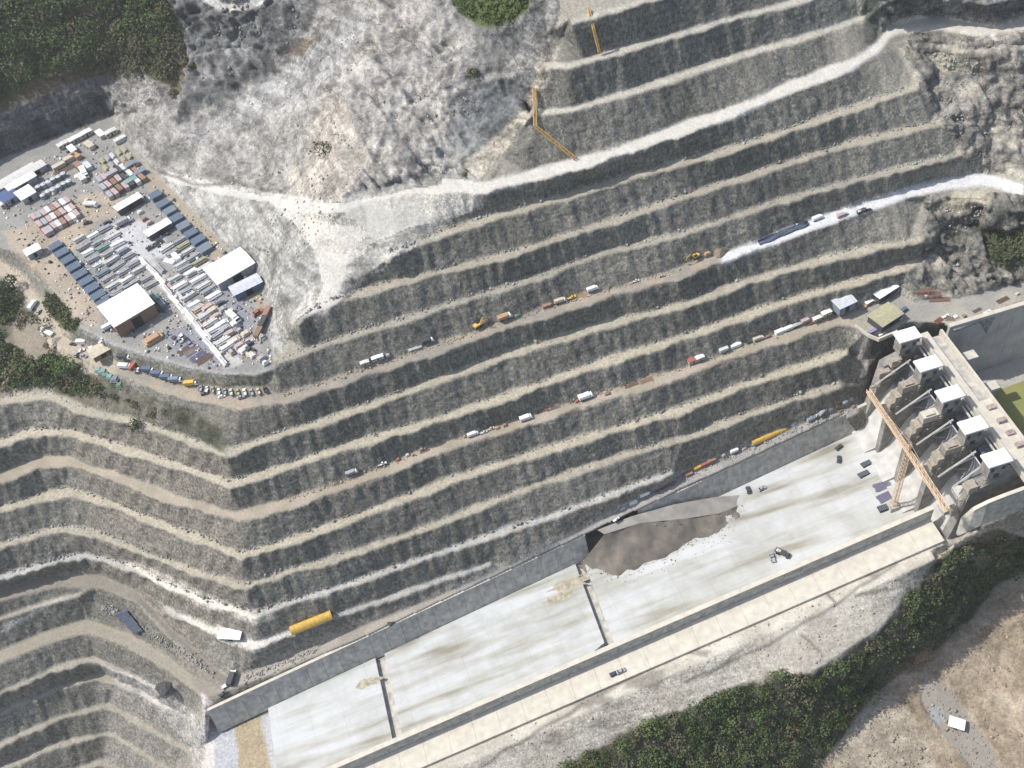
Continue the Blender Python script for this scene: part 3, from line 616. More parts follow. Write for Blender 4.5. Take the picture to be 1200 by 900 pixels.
# hill-side wall in two stretches, with the earth ramp between them
def wall_run(x0, x1, yf, ztop, zbot, th, name, label, lip=.35, m=None, n=24, batter=4.6):
    t = empty(name, (x0, yf(x0), zbot(x0)), 0, label, 'retaining wall'); mb = MB(); cp = MB()
    for i in range(n):
        a, b = x0 + (x1 - x0) * i / n, x0 + (x1 - x0) * (i + 1) / n; g = .06
        mb.hexa([(a + g, yf(a), zbot(a)), (b - g, yf(b), zbot(b)), (b - g, yf(b) + th + batter, zbot(b)), (a + g, yf(a) + th + batter, zbot(a))],
                [(a + g, yf(a) + batter, ztop(a)), (b - g, yf(b) + batter, ztop(b)), (b - g, yf(b) + batter + th, ztop(b)), (a + g, yf(a) + batter + th, ztop(a))])
        cp.hexa([(a, yf(a) + batter - .15, ztop(a)), (b, yf(b) + batter - .15, ztop(b)), (b, yf(b) + batter + th + .1, ztop(b)), (a, yf(a) + batter + th + .1, ztop(a))],
                [(a, yf(a) + batter - .15, ztop(a) + lip), (b, yf(b) + batter - .15, ztop(b) + lip), (b, yf(b) + batter + th + .1, ztop(b) + lip), (a, yf(a) + batter + th + .1, ztop(a) + lip)])
    world_child(mb.make('wall_face', m or CONC_D), t); world_child(cp.make('coping', CREAM), t); return t
wall_run(-136, 56, yU, zUt, lambda x: zf(x) - 1.5, 1.2, 'retaining_wall', 'grey concrete wall along the hill side of the chute, left of the earth ramp')
wall_run(84, 211, yU, zUt, lambda x: zf(x) - 1.5, 1.2, 'retaining_wall', 'grey concrete wall along the hill side of the chute, right of the earth ramp', n=16)
wall_run(-150, 205.5, lambda x: yL(x), zLt, lambda x: zf(x) - 3, 2.0, 'retaining_wall', 'long low dividing wall with a pale top along the lower edge of the chute', lip=.4, n=44, batter=0.)
# ledge slab outside
lt = MB()
for i in range(30):
    a, b = -150 + 355 * i / 30, -150 + 355 * (i + 1) / 30
    zl = lambda x: zLt(x) - 7.4
    w_ = lambda x: 12.3
    lt.hexa([(a + .04, yL(a) - w_(a), zl(a) - 2.2), (b - .04, yL(b) - w_(a), zl(b) - 2.2), (b - .04, yL(b) - .02, zl(b) - 2), (a + .04, yL(a) - .02, zl(a) - 2)],
            [(a + .04, yL(a) - w_(a), zl(a)), (b - .04, yL(b) - w_(a), zl(b)), (b - .04, yL(b) - .02, zl(b)), (a + .04, yL(a) - .02, zl(a))])
tag(lt.make('concrete_ledge', CREAM), 'cream concrete ledge running outside the low dividing wall above the pale rock', 'ledge')
# earth ramp from the haul road down to the chute bed
def patch(poly_rows, name, m, label=None, cat=None, kind=None, disp=.5, sub=7):
    """rows of (sx, sy, z) with the same number of points, lofted"""
    mb = MB(); rows = []
    for r0, r1 in zip(poly_rows[:-1], poly_rows[1:]):
        for k in range(sub):
            f_ = k / sub; rows.append([[a[i] + (b[i] - a[i]) * f_ for i in range(3)] for a, b in zip(r0, r1)])
    rows.append([list(p) for p in poly_rows[-1]]); fin = []
    for r in rows:
        o = []
        for a, b in zip(r[:-1], r[1:]):
            for k in range(sub): o.append([a[i] + (b[i] - a[i]) * k / sub for i in range(3)])
        o.append(r[-1]); fin.append(o)
    n = len(fin[0])
    for r in fin:
        for x, y, z in r:
            p = W(x, y, z); q = np.array([[p.x]]), np.array([[p.y]]), np.array([[p.z]])
            d = float(fbm(*q, 5, 3, 90)[0, 0]) * disp; mb.v.append((p.x, p.y - d * .5, p.z + d))
    for j in range(len(fin) - 1):
        for i in range(n - 1): k = j * n + i; mb.f.append((k, k + 1, k + n + 1, k + n))
    return tag(mb.make(name, m, smooth=True), label, cat, None, kind)
EARTH = mat('tipped_earth', (.22, .19, .15), scale=.25, var=.2, col2=(.12, .112, .10), bump=1.)
GRAVEL = mat('ramp_gravel', (.30, .285, .255), scale=.2, var=.12)
fl = lambda x, y: (x, y, next(z for z in [(-50 - (1030 - x) * .0433)]))
ramp = empty('earth_ramp', W(780, 630, -58), 0, 'brown earth ramp tipped from the haul road down onto the chute floor', 'ramp')
topA = [(700,622,-48.5),(740,606,-48.5),(790,592,-50),(840,583,-54),(872,581,-57)]
topB = [(708,626,-48.5),(750,613,-49),(800,608,-51.5),(842,602,-55),(872,590,-57.2)]
bot = [(676,667,-65.6),(722,682,-63.5),(790,650,-60.6),(845,628,-58.4),(873,596,-57.4)]
o = patch([topB, bot], 'side_slope', EARTH, disp=2.4); world_child(o, ramp)
o = patch([[(p[0], p[1] - 1, p[2]) for p in topA], topB], 'ramp_top', GRAVEL, disp=.5); world_child(o, ramp)

# ------------------------------------------------------------------ gate structure at the head of the chute
dam = empty('spillway_dam', (220, 249, -50), 0, 'concrete gate structure with dark piers and timber forms heading the chute', 'dam')
PY = [267.2, 248.6, 230.0]
for y in PY:
    p = MB().prof([(205.3, -52), (205.6, -21), (209, -14), (211, -5), (226, -5), (226, -1), (241.2, -2.7), (241.2, -52)], y - 1.6, y + 1.6)
    world_child(p.make('pier', PIER), dam)
    f_ = MB().box(210.2, 217.6, y - 2.1, y + 2.1, -5, -1.2).box(211.4, 215.6, y - 1.5, y + 1.5, -1.2, -.2)
    for k in range(5): f_.box(210.0 - .0, 210.25, y - 2.0 + k * .95, y - 1.75 + k * .95, -5.4, -1.0)
    world_child(f_.make('timber_form', CREAM if y == PY[1] else FORM), dam)
    f2 = MB().box(205.2, 209.8, y - 2.3, y + 2.3, -13.6, -10.5, .4, .2).box(203.6, 206.2, y - 3.2, y + 2.6, -17.6, -15.5).box(207.2, 210.2, y - 2.6, y + 2.6, -9.8, -6.2)
    world_child(f2.make('work_platform', FORM), dam)
for y, s in ((286.2, 1), (211.0, -1)):
    a = MB().prof([(206 if s > 0 else 207, -54), (210, -30 if s > 0 else -31), (212, -8), (226, -3), (241.2, -2.8), (241.2, -54)], y - (1.6 if s > 0 else 2.2), y + (3.0 if s > 0 else 2.2))
    world_child(a.make('abutment', PIER), dam)
for q in ((208.4, 214.6, 281.5, 285.5, -12, -9), (210, 216, 282.5, 285, -18, -15), (214, 219, 281.8, 285.0, -7, -3), (210.5, 215, 208.5, 213.5, -8, -4.5), (206, 210, 209, 213.6, -24, -21.6)):
    world_child(MB().box(*q, .3, .3).make('timber_form', FORM), dam)
edges = [211.0 + 2.2] + [v for y in reversed(PY) for v in (y - 1.6, y + 1.6)] + [286.2 - 1.6]
bays = [(edges[i], edges[i + 1]) for i in range(0, 8, 2)]
for a, b in bays:
    og = [(200, -53), (200, -50.6), (206, -49), (210, -44), (213, -37), (216, -29), (219, -24), (223, -22), (228, -23), (236, -30), (240, -45), (240, -53)]
    world_child(MB().prof(og, a + .03, b - .03).make('ogee_crest', CONC), dam)
    g_ = MB()                                                   # radial gate skin: arc about the trunnion
    pts = [(211 + 13 * math.cos(t), -12 + 13 * math.sin(t)) for t in [R(-50 + 10 * k) for k in range(9)]]
    pts += [(211 + 12.4 * math.cos(t), -12 + 12.4 * math.sin(t)) for t in [R(30 - 10 * k) for k in range(9)]]
    gt = world_child(g_.prof(pts, a + .3, b - .3).make('radial_gate', STEEL), dam)
    for s in (.22, .78):
        y = a + (b - a) * s; ar = MB().bar((211, y, -12), (222.5, y, -17), .35).bar((211, y, -12), (223.2, y, -8.5), .35)
        o = ar.make('gate_arm', STEEL); o.parent = gt
    wk = MB().bar((222.5, b - 4, -3.0), (205.5, b - 5.5, -12.0), .45).bar((222.5, a + 4.5, -4), (209, a + 3.0, -12), .45)
    world_child(wk.make('sloping_brace', CONC), dam)
rg_ = random.Random(4)
for y in PY + [284.5, 212.5]:
    for k in range(5):
        x = 205 + k * 3.1; z = -19 + k * 3.6; q = MB(); w_ = rg_.uniform(1.2, 2.4)
        for dx in (0, w_):
            for dy in (-2.9, -2.2): q.bar((x + dx, y + dy, z - 4), (x + dx, y + dy, z + 2.5), .09)
        for dz in (-3, -1, 1, 2.4): q.bar((x, y - 2.9, z + dz), (x + w_, y - 2.9, z + dz), .09).box(x, x + w_, y - 2.95, y - 2.15, z + dz - .1, z + dz)
        world_child(q.make('scaffold', FORM), dam)
for a, b in bays:
    for k in range(7):
        x, y = rg_.uniform(226.6, 230.4), rg_.uniform(a + .6, b - 1.6); world_child(MB().box(x, x + rg_.uniform(.8, 2), y, y + rg_.uniform(.8, 1.8), -6.2, -6.2 + rg_.uniform(.5, 2), .05, .05).make('hoist_machinery', rg_.choice([STEEL, CONC, FORM])), dam)
# deck: roadway, side beams, parapets
DZ = 0.2
dk = MB().box(232.2, 236.3, 200, 291, -1.8, DZ); world_child(dk.make('bridge_deck', CREAM), dam)
world_child(MB().box(236.35, 241.2, 200, 246, -1.9, DZ - .06).make('bridge_deck', CREAM), dam)
world_child(MB().box(236.32, 241.2, 246.1, 288, -2.6, -1.4).make('service_gallery', CONC_D), dam)
for x0, x1, h in ((231.5, 232.15, 1.1), (241.25, 242.4, 1.3)):
    world_child(MB().box(x0, x1, 202, 289, -2, DZ + h).make('parapet', CREAM), dam)
world_child(MB().box(242.45, 245.6, 202, 262, -46, -12).make('buttress', CONC_D), dam)
for i, y in enumerate((241, 233, 226, 219, 212)): world_child(MB().box(237, 240.4, y - 1.2, y + 1.2, .15, 1.4 + .5 * (i % 2), .1, .1).make('equipment_box', paint_ := mat('equipment_paint', (.40,.33,.30), var=.25, scale=.5)), dam)
for a, b in bays:
    world_child(MB().box(226.05, 231.4, a, b, -7, -6.2).make('hoist_platform', STEEL), dam)
    world_child(MB().box(228.4, 229.0, a, b, -1.6, -.7).box(230.3, 230.9, a, b, -1.6, -.7).make('rail_beam', CONC), dam)
for i, y in enumerate((285.8, 267.2, 248.6, 230.0, 211.6)):
    lab = ['white flat-roofed gate hoist house nearest the hillside', 'second white gate hoist house from the hillside', 'middle one of the five white gate hoist houses', 'fourth white gate hoist house from the hillside', 'white flat-roofed gate hoist house farthest from the hillside'][i]
    g_ = empty('gate_house', (221.6, y, -1), 0, lab, 'hoist house', 'white hoist houses on the dam piers')
    world_child(MB().box(217.6, 225.6, y - 2.8, y + 2.8, -1, 8.6).make('wall', PIER), g_)
    world_child(MB().box(216.2, 227.0, y - 3.5, y + 3.5, 8.6, 9.5).make('roof', WHITEP), g_)
    world_child(MB().box(220.5, 223, y - 2.95, y - 2.8, -.9, 1.6).make('door', GLASS), g_)
    world_child(MB().box(218.3, 219.7, y - 2.95, y - 2.8, 4, 6.2).make('window', GLASS), g_)
    world_child(MB().box(223.4, 224.8, y - 2.95, y - 2.8, 4, 6.2).make('window', GLASS), g_)
# curved corner wall where the benches end
cw = MB(); pts = [W(1003, 383, 0), W(1018, 394, 0), W(1030, 399, 0), W(1052, 390, 0)]
for a, b in zip(pts[:-1], pts[1:]): cw.hexa([a + Vector((0, 0, -1)), b + Vector((0, 0, -1)), b + Vector((0, 1, -1)), a + Vector((0, 1, -1))], [a + Vector((0, 0, 1.1)), b + Vector((0, 0, 1.1)), b + Vector((0, 1, 1.1)), a + Vector((0, 1, 1.1))])
tag(cw.make('parapet_wall', CREAM), 'low pale parapet curving round the platform corner above the benches', 'parapet')
# end wall by the last gate, curving down to the lower wall
ew = empty('wing_wall', W(1160, 595, -10), 0, 'grey concrete wing wall curving past the last gate house towards the ledge', 'wing wall')
pp = [(1128, 610, -24), (1142, 598, -12), (1158, 590, -6), (1178, 582, -4), (1200, 574, -4), (1290, 540, -4)]
mb, cp = MB(), MB()
for p, q in zip(pp[:-1], pp[1:]):
    a, b = W(*p), W(*q); h0, h1 = (8 if p[0] < 1135 else 13), 13; y_ = Vector((0, 1.4, 0)); dn = lambda h: Vector((0, -.4, -h - 4))
    mb.hexa([a + dn(h0), b + dn(h1), b + y_ + dn(h1), a + y_ + dn(h0)], [a, b, b + y_, a + y_])
    cp.hexa([a + Vector((0, -.2, .0)), b + Vector((0, -.2, 0)), b + y_, a + y_], [a + Vector((0, -.2, .5)), b + Vector((0, -.2, .5)), b + y_ + Vector((0, 0, .5)), a + y_ + Vector((0, 0, .5))])
world_child(mb.make('wall_face', CONC_D), ew); world_child(cp.make('coping', CREAM), ew)
# upstream approach wall and pond
aw = empty('approach_wall', (248, 290, -43), 0, 'tall smooth grey concrete wall beside the upstream approach channel', 'retaining wall')
mb = MB(); k = 16
for i in range(k):
    a, b = 246.8 + 110 * i / k, 246.8 + 110 * (i + 1) / k; mb.box(a + .05, b - .05, 289.4, 291, -44, 0)
world_child(mb.make('wall_face', mat('wall_concrete', (.45, .435, .40), scale=.12, var=.12)), aw); world_child(MB().box(246.8, 357, 289.2, 291.4, 0, .8).make('coping', CREAM), aw)
WATER = mat('pond_water', (.30, .29, .10), rough=.25, var=.12, scale=.05, col2=(.20, .22, .09))
wp = [W(x, y, -42.2) for x, y in ((1158, 488), (1158, 462), (1200, 446), (1300, 410), (1400, 420), (1400, 600), (1210, 555))]
mb = MB(); mb.quad(*wp); o = mb.make('pond_water', WATER); o['kind'] = 'structure'
for (x, y, z), l in (((1132, 419, -8), 'small pale inlet tower cap upstream of the second gate house'), ((1157, 455, -8), 'small pale inlet tower cap upstream of the third gate house')):
    c = W(x, y, z); t = empty('intake_pier', c, 0, l, 'intake pier', 'intake piers upstream of the dam')
    MB().prof([(-5, -34), (-5, 0), (2, 0), (4.5, 0), (4.5, -34)], -1.2, 1.2).make('pier_shaft', CONC_D, t); MB().prof([(-5.4, 0), (-5.4, 1.2), (4.9, 1.2), (4.9, 0)], -2.4, 2.4).make('pier_cap', CREAM, t)

# ------------------------------------------------------------------ tower crane
def lattice(mb, a, b, w, n, r):
    a, b = Vector(a), Vector(b); d = (b - a).normalized(); u = Vector((1, 0, 0)) if abs(d.x) < .9 else Vector((0, 1, 0)); v = d.cross(u).normalized(); u = v.cross(d).normalized()
    cs = [(u * sx + v * sy) * w / 2 for sx, sy in ((-1, -1), (1, -1), (1, 1), (-1, 1))]
    for c in cs: mb.bar(a + c, b + c, r)
    for i in range(n):
        p, q = a.lerp(b, i / n), a.lerp(b, (i + 1) / n)
        for j in range(4):
            mb.bar(p + cs[j], q + cs[(j + 1) % 4], r * .7); mb.bar(p + cs[j], p + cs[(j + 1) % 4], r * .7)
    return mb
cb = Vector((197.8, 236.3, zf(197.8)))
cr = empty('tower_crane', cb, 0, 'pale tower crane standing on the chute floor with its long jib across the piers', 'crane')
CRP = mat('crane_paint', (.66, .50, .34), rough=.6, var=.12)
MB().box(-2.6, 2.6, -2.6, 2.6, 0, 2.4, .4, .4).make('base', CONC_D, cr)
lattice(MB(), (0, 0, 2.4), (0, 0, 44), 2.0, 14, .16).make('mast', CRP, cr)
lattice(MB(), (0, -3, 45.2), (0, 37, 45.2), 1.7, 18, .17).box(-.55, .55, -3, 37, 44.3, 44.5).make('jib', CRP, cr)
lattice(MB(), (0, -3, 45.2), (0, -33, 45.2), 1.9, 9, .17).box(-.7, .7, -33, -3, 44.3, 44.5).make('counter_jib', CRP, cr)
MB().box(-1.3, 1.3, -33, -28, 41.6, 44.2).make('counterweight', CONC_D, cr)
MB().box(1.1, 2.8, -1, 1.4, 42.6, 45.2).make('operator_cab', GLASS, cr)
lattice(MB(), (0, 0, 46), (0, 0, 51), 1.2, 3, .14).bar((0, 0, 51), (0, 30, 46), .08).bar((0, 0, 51), (0, -28, 46), .08).make('tower_head', CRP, cr)
MB().box(-.8, .8, 18, 20, 43.2, 44.1).bar((0, 19, 43.2), (0, 19, 20), .07).make('trolley_hook', STEEL, cr)
# ------------------------------------------------------------------ vegetation
def leaf_mat(name, c, c2):
    m = bpy.data.materials.new(name); m.use_nodes = True; t = m.node_tree; b = t.nodes['Principled BSDF']; L = t.links.new; N = t.nodes.new
    g = N('ShaderNodeNewGeometry'); n = N('ShaderNodeTexNoise'); n.inputs['Scale'].default_value = .09; n.inputs['Detail'].default_value = 4; L(g.outputs['Position'], n.inputs[0])
    n2 = N('ShaderNodeTexNoise'); n2.inputs['Scale'].default_value = 1.2; L(g.outputs['Position'], n2.inputs[0])
    a = N('ShaderNodeMath'); a.operation = 'ADD'; L(n.outputs[0], a.inputs[0]); L(n2.outputs[0], a.inputs[1])
    r = N('ShaderNodeMapRange'); r.inputs[1].default_value = .75; r.inputs[2].default_value = 1.25; L(a.outputs[0], r.inputs[0])
    x = N('ShaderNodeMix'); x.data_type = 'RGBA'; L(r.outputs[0], x.inputs[0]); x.inputs[6].default_value = (*c, 1); x.inputs[7].default_value = (*c2, 1)
    L(x.outputs[2], b.inputs['Base Color']); b.inputs['Roughness'].default_value = .85; b.inputs['Specular IOR Level'].default_value = .15; return m
LEAF = leaf_mat('leaves', (.05, .062, .03), (.12, .135, .065)); DRY = leaf_mat('dry_scrub', (.075, .08, .045), (.145, .14, .085)); DKLEAF = leaf_mat('dark_leaves', (.035, .05, .028), (.085, .10, .055))
BARK = mat('bark', (.14, .11, .08))
def foliage(centres, radii, per, lsz, flat=.75):
    """many small leaf clumps spread through crown volumes; returns verts, quads"""
    V, Fc = [], []
    C = np.array(centres); Rr = np.array(radii); n = len(C); k = per
    d = rng.normal(size=(n, k, 3)); d /= np.linalg.norm(d, axis=2, keepdims=True); d[..., 2] = np.abs(d[..., 2]) * .9 - .15
    lob = 1 + .35 * np.sin(d[..., 0] * 5 + C[:, None, 0]) * np.cos(d[..., 1] * 4 + C[:, None, 1])
    rr = (rng.uniform(.35, 1, (n, k)) ** .45) * lob
    p = C[:, None, :] + d * rr[..., None] * Rr[:, None, None] * np.array([1, 1, flat])
    p = p.reshape(-1, 3); s = np.repeat(lsz * (Rr / np.mean(Rr)) ** .5, k) * rng.uniform(.6, 1.3, n * k)
    nrm = d.reshape(-1, 3) * .7 + rng.normal(size=p.shape) * .5 + np.array([0, 0, .35]); nrm /= np.linalg.norm(nrm, axis=1, keepdims=True)
    u = np.cross(nrm, rng.normal(size=p.shape)); u /= np.linalg.norm(u, axis=1, keepdims=True); w = np.cross(nrm, u)
    a, b, c, e = p - u * s[:, None], p - w * s[:, None] * .8, p + u * s[:, None], p + w * s[:, None] * .8
    v = np.stack([a, b, c, e], 1).reshape(-1, 3); q = np.arange(len(v)).reshape(-1, 4); return v, q
PALG = np.array([(.04,.06,.022),(.055,.085,.028),(.075,.105,.04),(.10,.115,.05),(.045,.055,.03),(.13,.12,.07),(.09,.12,.035)])
def tint_leaf():
    m = bpy.data.materials.new('mixed_leaves'); m.use_nodes = True; t = m.node_tree; b = t.nodes['Principled BSDF']; L = t.links.new
    a = t.nodes.new('ShaderNodeAttribute'); a.attribute_name = 'tint'; L(a.outputs['Color'], b.inputs['Base Color']); b.inputs['Roughness'].default_value = .85; b.inputs['Specular IOR Level'].default_value = .15; return m
TLEAF = tint_leaf()
def add_tints(me, n, per4, seed):
    rr = np.random.RandomState(seed); c = PALG[rr.choice(len(PALG), n, p=[.2,.22,.18,.12,.12,.08,.08])] * rr.uniform(.8, 1.3, (n, 1)); c = np.repeat(c, per4, 0) * np.repeat(rr.uniform(.7, 1.35, (n * per4 // 4, 1)), 4, 0)
    a = me.color_attributes.new('tint', 'FLOAT_COLOR', 'POINT'); c4 = np.ones((len(c), 4), dtype=np.float32); c4[:, :3] = c; a.data.foreach_set('color', c4.ravel())
def pip(x, y, poly):
    r = False
    for (x1, y1), (x2, y2) in zip(poly, poly[1:] + poly[:1]):
        if (y1 > y) != (y2 > y) and x < (x2 - x1) * (y - y1) / (y2 - y1) + x1: r = not r
    return r
def scatter(poly, n, seed=1, gap=None):
    rr = random.Random(seed); xs = [p[0] for p in poly]; ys = [p[1] for p in poly]; out = []; tries = 0
    while len(out) < n and tries < n * 30:
        tries += 1; x, y = rr.uniform(min(xs), max(xs)), rr.uniform(min(ys), max(ys))
        if pip(x, y, poly):
            if gap and any((x - a) ** 2 + (y - b) ** 2 < gap * gap for a, b in out[-400:]): continue
            out.append((x, y))
    return out
def stuff_foliage(name, pts, rlo, rhi, per, lsz, m, seed=3):
    rr = random.Random(seed); C, Q = [], []
    for x, y in pts:
        r = rr.uniform(rlo, rhi) * rr.choice([1, 1, 1.25]); g = G(x, y); C.append((g.x, g.y, g.z + r * .55)); Q.append(r)
    v, q = foliage(C, Q, per, lsz); me = np_mesh(name, v, q); o = bpy.data.objects.new(name, me); col.objects.link(o); me.materials.append(m); o['kind'] = 'stuff'
    if m is TLEAF: add_tints(me, len(pts), per * 4, seed)
    return o
HILL = [(-60,-60),(180,-60),(205,30),(185,60),(140,66),(70,88),(0,118),(-60,135)]
HILL2 = [(165,40),(200,10),(226,52),(232,85),(205,100),(160,82)]
tag(stuff_foliage('forest', scatter(HILL, 520, 5, 5), 2.4, 7.5, 190, .55, TLEAF), 'dense dark green forest covering the upper left hillside', 'forest')
tag(stuff_foliage('scrub', scatter(HILL, 200, 6) + scatter(HILL2, 90, 7) + scatter([(85,80),(170,62),(160,95),(120,90)], 60, 9), 2, 4, 60, .6, DRY), 'brown dry scrub along the lower edge of the forest', 'scrub')
BELT = [(640,925),(665,905),(733,862),(800,838),(867,806),(915,790),(955,798),(1005,765),(1038,738),(1068,700),(1112,652),(1145,634),(1175,628),(1225,640),(1225,668),(1165,682),(1138,718),(1090,764),(1044,790),(998,838),(955,898),(940,925)]
tag(stuff_foliage('woodland', scatter(BELT, 430, 11, 4), 1.4, 4.6, 130, .42, TLEAF), 'green wooded gully between the pale rock slope and the brown spoil ground', 'woodland')
tag(stuff_foliage('scrub', scatter(BELT, 330, 12), 1.5, 3.2, 50, .5, DRY), 'grey brown bushes scattered through the wooded gully', 'scrub')
LEFT = [(-30,335),(0,330),(24,350),(20,372),(0,385),(5,405),(40,425),(62,418),(88,432),(112,446),(125,462),(85,462),(55,450),(0,458),(-30,462)]
tag(stuff_foliage('undergrowth', scatter(LEFT, 150, 15, 3), 1.8, 4.2, 80, .6, TLEAF), 'dark green undergrowth on the slope below the yard access road', 'undergrowth')
tag(stuff_foliage('scrub', scatter([(20,365),(55,375),(80,430),(150,470),(240,500),(180,492),(80,460),(0,440)], 80, 16), 1.2, 2.6, 40, .45, DRY), 'brown scrub patches on the slope below the access road', 'scrub')
tag(stuff_foliage('undergrowth', scatter([(1155,268),(1215,262),(1215,305),(1190,315),(1160,308)], 70, 17), 1.5, 3, 60, .5, LEAF), 'green bushes on the rock knob at the right above the dam road', 'undergrowth')
tag(stuff_foliage('grass_tufts', scatter([(535,-30),(622,-30),(618,10),(598,26),(575,33),(548,22),(534,6)], 150, 18), 1.2, 2.6, 60, .5, leaf_mat('meadow', (.07, .10, .03), (.12, .15, .05))), 'bright green tufts on the knoll at the top centre', 'grass')
tag(stuff_foliage('undergrowth', scatter([(52,345),(68,352),(92,378),(90,388),(72,382),(58,362)], 42, 19), 1.5, 2.8, 60, .5, LEAF), 'green shrubs on the bank between the yard edge and the access road', 'undergrowth')
def bush(x, y, r, label, m=LEAF, per=160, name='bush', trunk=False):
    g = G(x, y); t = empty(name, g, 0, label, name.replace('_', ' '))
    v, q = foliage([(0, 0, r * (.5 if not trunk else 1.2))], [r], per, .55); me = np_mesh('crown', v, q); o = bpy.data.objects.new('crown', me); col.objects.link(o); o.parent = t; me.materials.append(m)
    MB().bar((0, 0, -1), (0, 0, r * (.5 if not trunk else 1.2)), r * .08 + .05, 6).bar((0, 0, r * .2), (r * .5, 0, r * .7), .09).bar((0, 0, r * .2), (-r * .3, r * .4, r * .8), .09).make('trunk' if trunk else 'stem', BARK, t); return t
for a in ((380,180,5.5,'dark bush alone in the middle of the scoured pale slope'), (555,90,3.6,'small dark bush just below the green knoll at the top centre'), (86,440,6.5,'bright green round tree below the road bend', leaf_mat('bright_leaves', (.06,.11,.03), (.12,.19,.06)), 220, 'tree', True),
          (160,500,3.5,'small bush at the brink above the second bench left of the kink'), (8,352,6.5,'large dark tree at the left edge beside the access road', DKLEAF, 260, 'tree', True), (18,338,4.5,'smaller dark tree above the access road by the left edge', DKLEAF, 200, 'tree', True),
          (1105,672,4.5,'dark tree near the head of the wooded gully', DKLEAF, 220, 'tree', True), (888,842,4.2,'bright green tree in the middle of the wooded gully', MATS.get('x') or bpy.data.materials['bright_leaves'], 220, 'tree', True),
          (205,112,3.2,'dry bush on the pale rib right of the forest', DRY), (545,205,2.2,'tiny bush at the foot of the grey rock beside the white road', LEAF)):
    bush(*a)
# ------------------------------------------------------------------ vehicles, huts, stacks
def hd(x, y, dx, dy, z=None):
    z = zat(x, y) if z is None else z
    d = W(x + dx, y + dy, z) - W(x - dx, y - dy, z); return math.atan2(d.y, d.x)
def GS(x, y):
    z = -60.
    for _ in range(8): z = zf(W(x, y, z).x)
    return W(x, y, z + .02)
CACHE = {}
def wheels(t, xs, w, r):
    for x in xs:
        for s in (-1, 1): MB().cyl((x, s * w, r), 'y', r, .35, 10).make('wheel', DARK, t)
def b_car(c):
    t = empty('car', (0, 0, 0)); m = paintm(c)
    MB().prof([(-2.2, .35), (-2.25, .9), (-1.9, 1.0), (1.1, 1.0), (2.1, .85), (2.2, .35)], -.9, .9).make('body', m, t)
    MB().hexa([(-1.7, -.82, 1), (.9, -.82, 1), (.9, .82, 1), (-1.7, .82, 1)], [(-1.3, -.7, 1.5), (.3, -.7, 1.5), (.3, .7, 1.5), (-1.3, .7, 1.5)]).make('windows', GLASS, t)
    MB().box(-1.25, .25, -.68, .68, 1.5, 1.56).make('roof', m, t); wheels(t, (-1.35, 1.35), .85, .36); return t
def b_pickup(c):
    t = empty('pickup_truck', (0, 0, 0)); m = paintm(c)
    MB().prof([(-.3, .4), (-.3, 1.05), (1.6, 1.05), (2.6, .95), (2.65, .4)], -.95, .95).make('body', m, t)
    MB().box(-2.7, -.32, -.95, .95, .4, .7).box(-2.7, -.32, -.95, -.85, .7, 1.1).box(-2.7, -.32, .85, .95, .7, 1.1).box(-2.7, -2.6, -.84, .84, .7, 1.1).make('bed', m, t)
    MB().hexa([(-.3, -.85, 1.05), (1.5, -.85, 1.05), (1.5, .85, 1.05), (-.3, .85, 1.05)], [(-.2, -.75, 1.6), (.8, -.75, 1.6), (.8, .75, 1.6), (-.2, .75, 1.6)]).make('windows', GLASS, t)
    MB().box(-.18, .78, -.72, .72, 1.6, 1.67).make('roof', m, t); wheels(t, (-1.7, 1.6), .9, .4); return t
def b_truck(c):
    t = empty('truck', (0, 0, 0)); m = paintm(c)
    MB().box(-4.2, 3.9, -.5, .5, .7, 1.0).make('chassis', DARK, t)
    MB().box(-4.3, 2.0, -1.25, 1.25, 1.0, 3.3).make('cargo_box', m, t, bevel=.06)
    cb_ = MB().prof([(2.2, .6), (2.2, 2.6), (3.3, 2.6), (3.9, 1.7), (4.2, 1.5), (4.2, .6)], -1.2, 1.2).make('cab', paintm('white'), t)
    MB().hexa([(3.4, -1.05, 2.5), (3.95, -1.05, 1.72), (3.95, 1.05, 1.72), (3.4, 1.05, 2.5)], [(3.44, -1.05, 2.53), (3.99, -1.05, 1.75), (3.99, 1.05, 1.75), (3.44, 1.05, 2.53)]).make('windscreen', GLASS, cb_)
    wheels(t, (-3.2, -2.1, 3.0), 1.05, .5); return t
def b_dump(c):
    t = empty('dump_truck', (0, 0, 0)); m = paintm(c)
    MB().box(-4.0, 3.6, -.6, .6, .8, 1.1).make('chassis', DARK, t)
    MB().hexa([(-3.6, -1.1, 1.2), (1.6, -1.1, 1.2), (1.6, 1.1, 1.2), (-3.6, 1.1, 1.2)], [(-4.2, -1.4, 2.4), (1.9, -1.4, 2.9), (1.9, 1.4, 2.9), (-4.2, 1.4, 2.4)]).make('dump_bed', m, t)
    MB().box(-3.6, 1.5, -1.0, 1.0, 2.45, 2.65, .5, .3).make('load', paintm('beige'), t)
    cb_ = MB().prof([(2.1, .7), (2.1, 2.7), (3.2, 2.7), (3.8, 1.6), (3.9, .7)], -1.15, 1.15).make('cab', m, t)
    wheels(t, (-2.9, -1.6, 2.9), 1.1, .55); return t
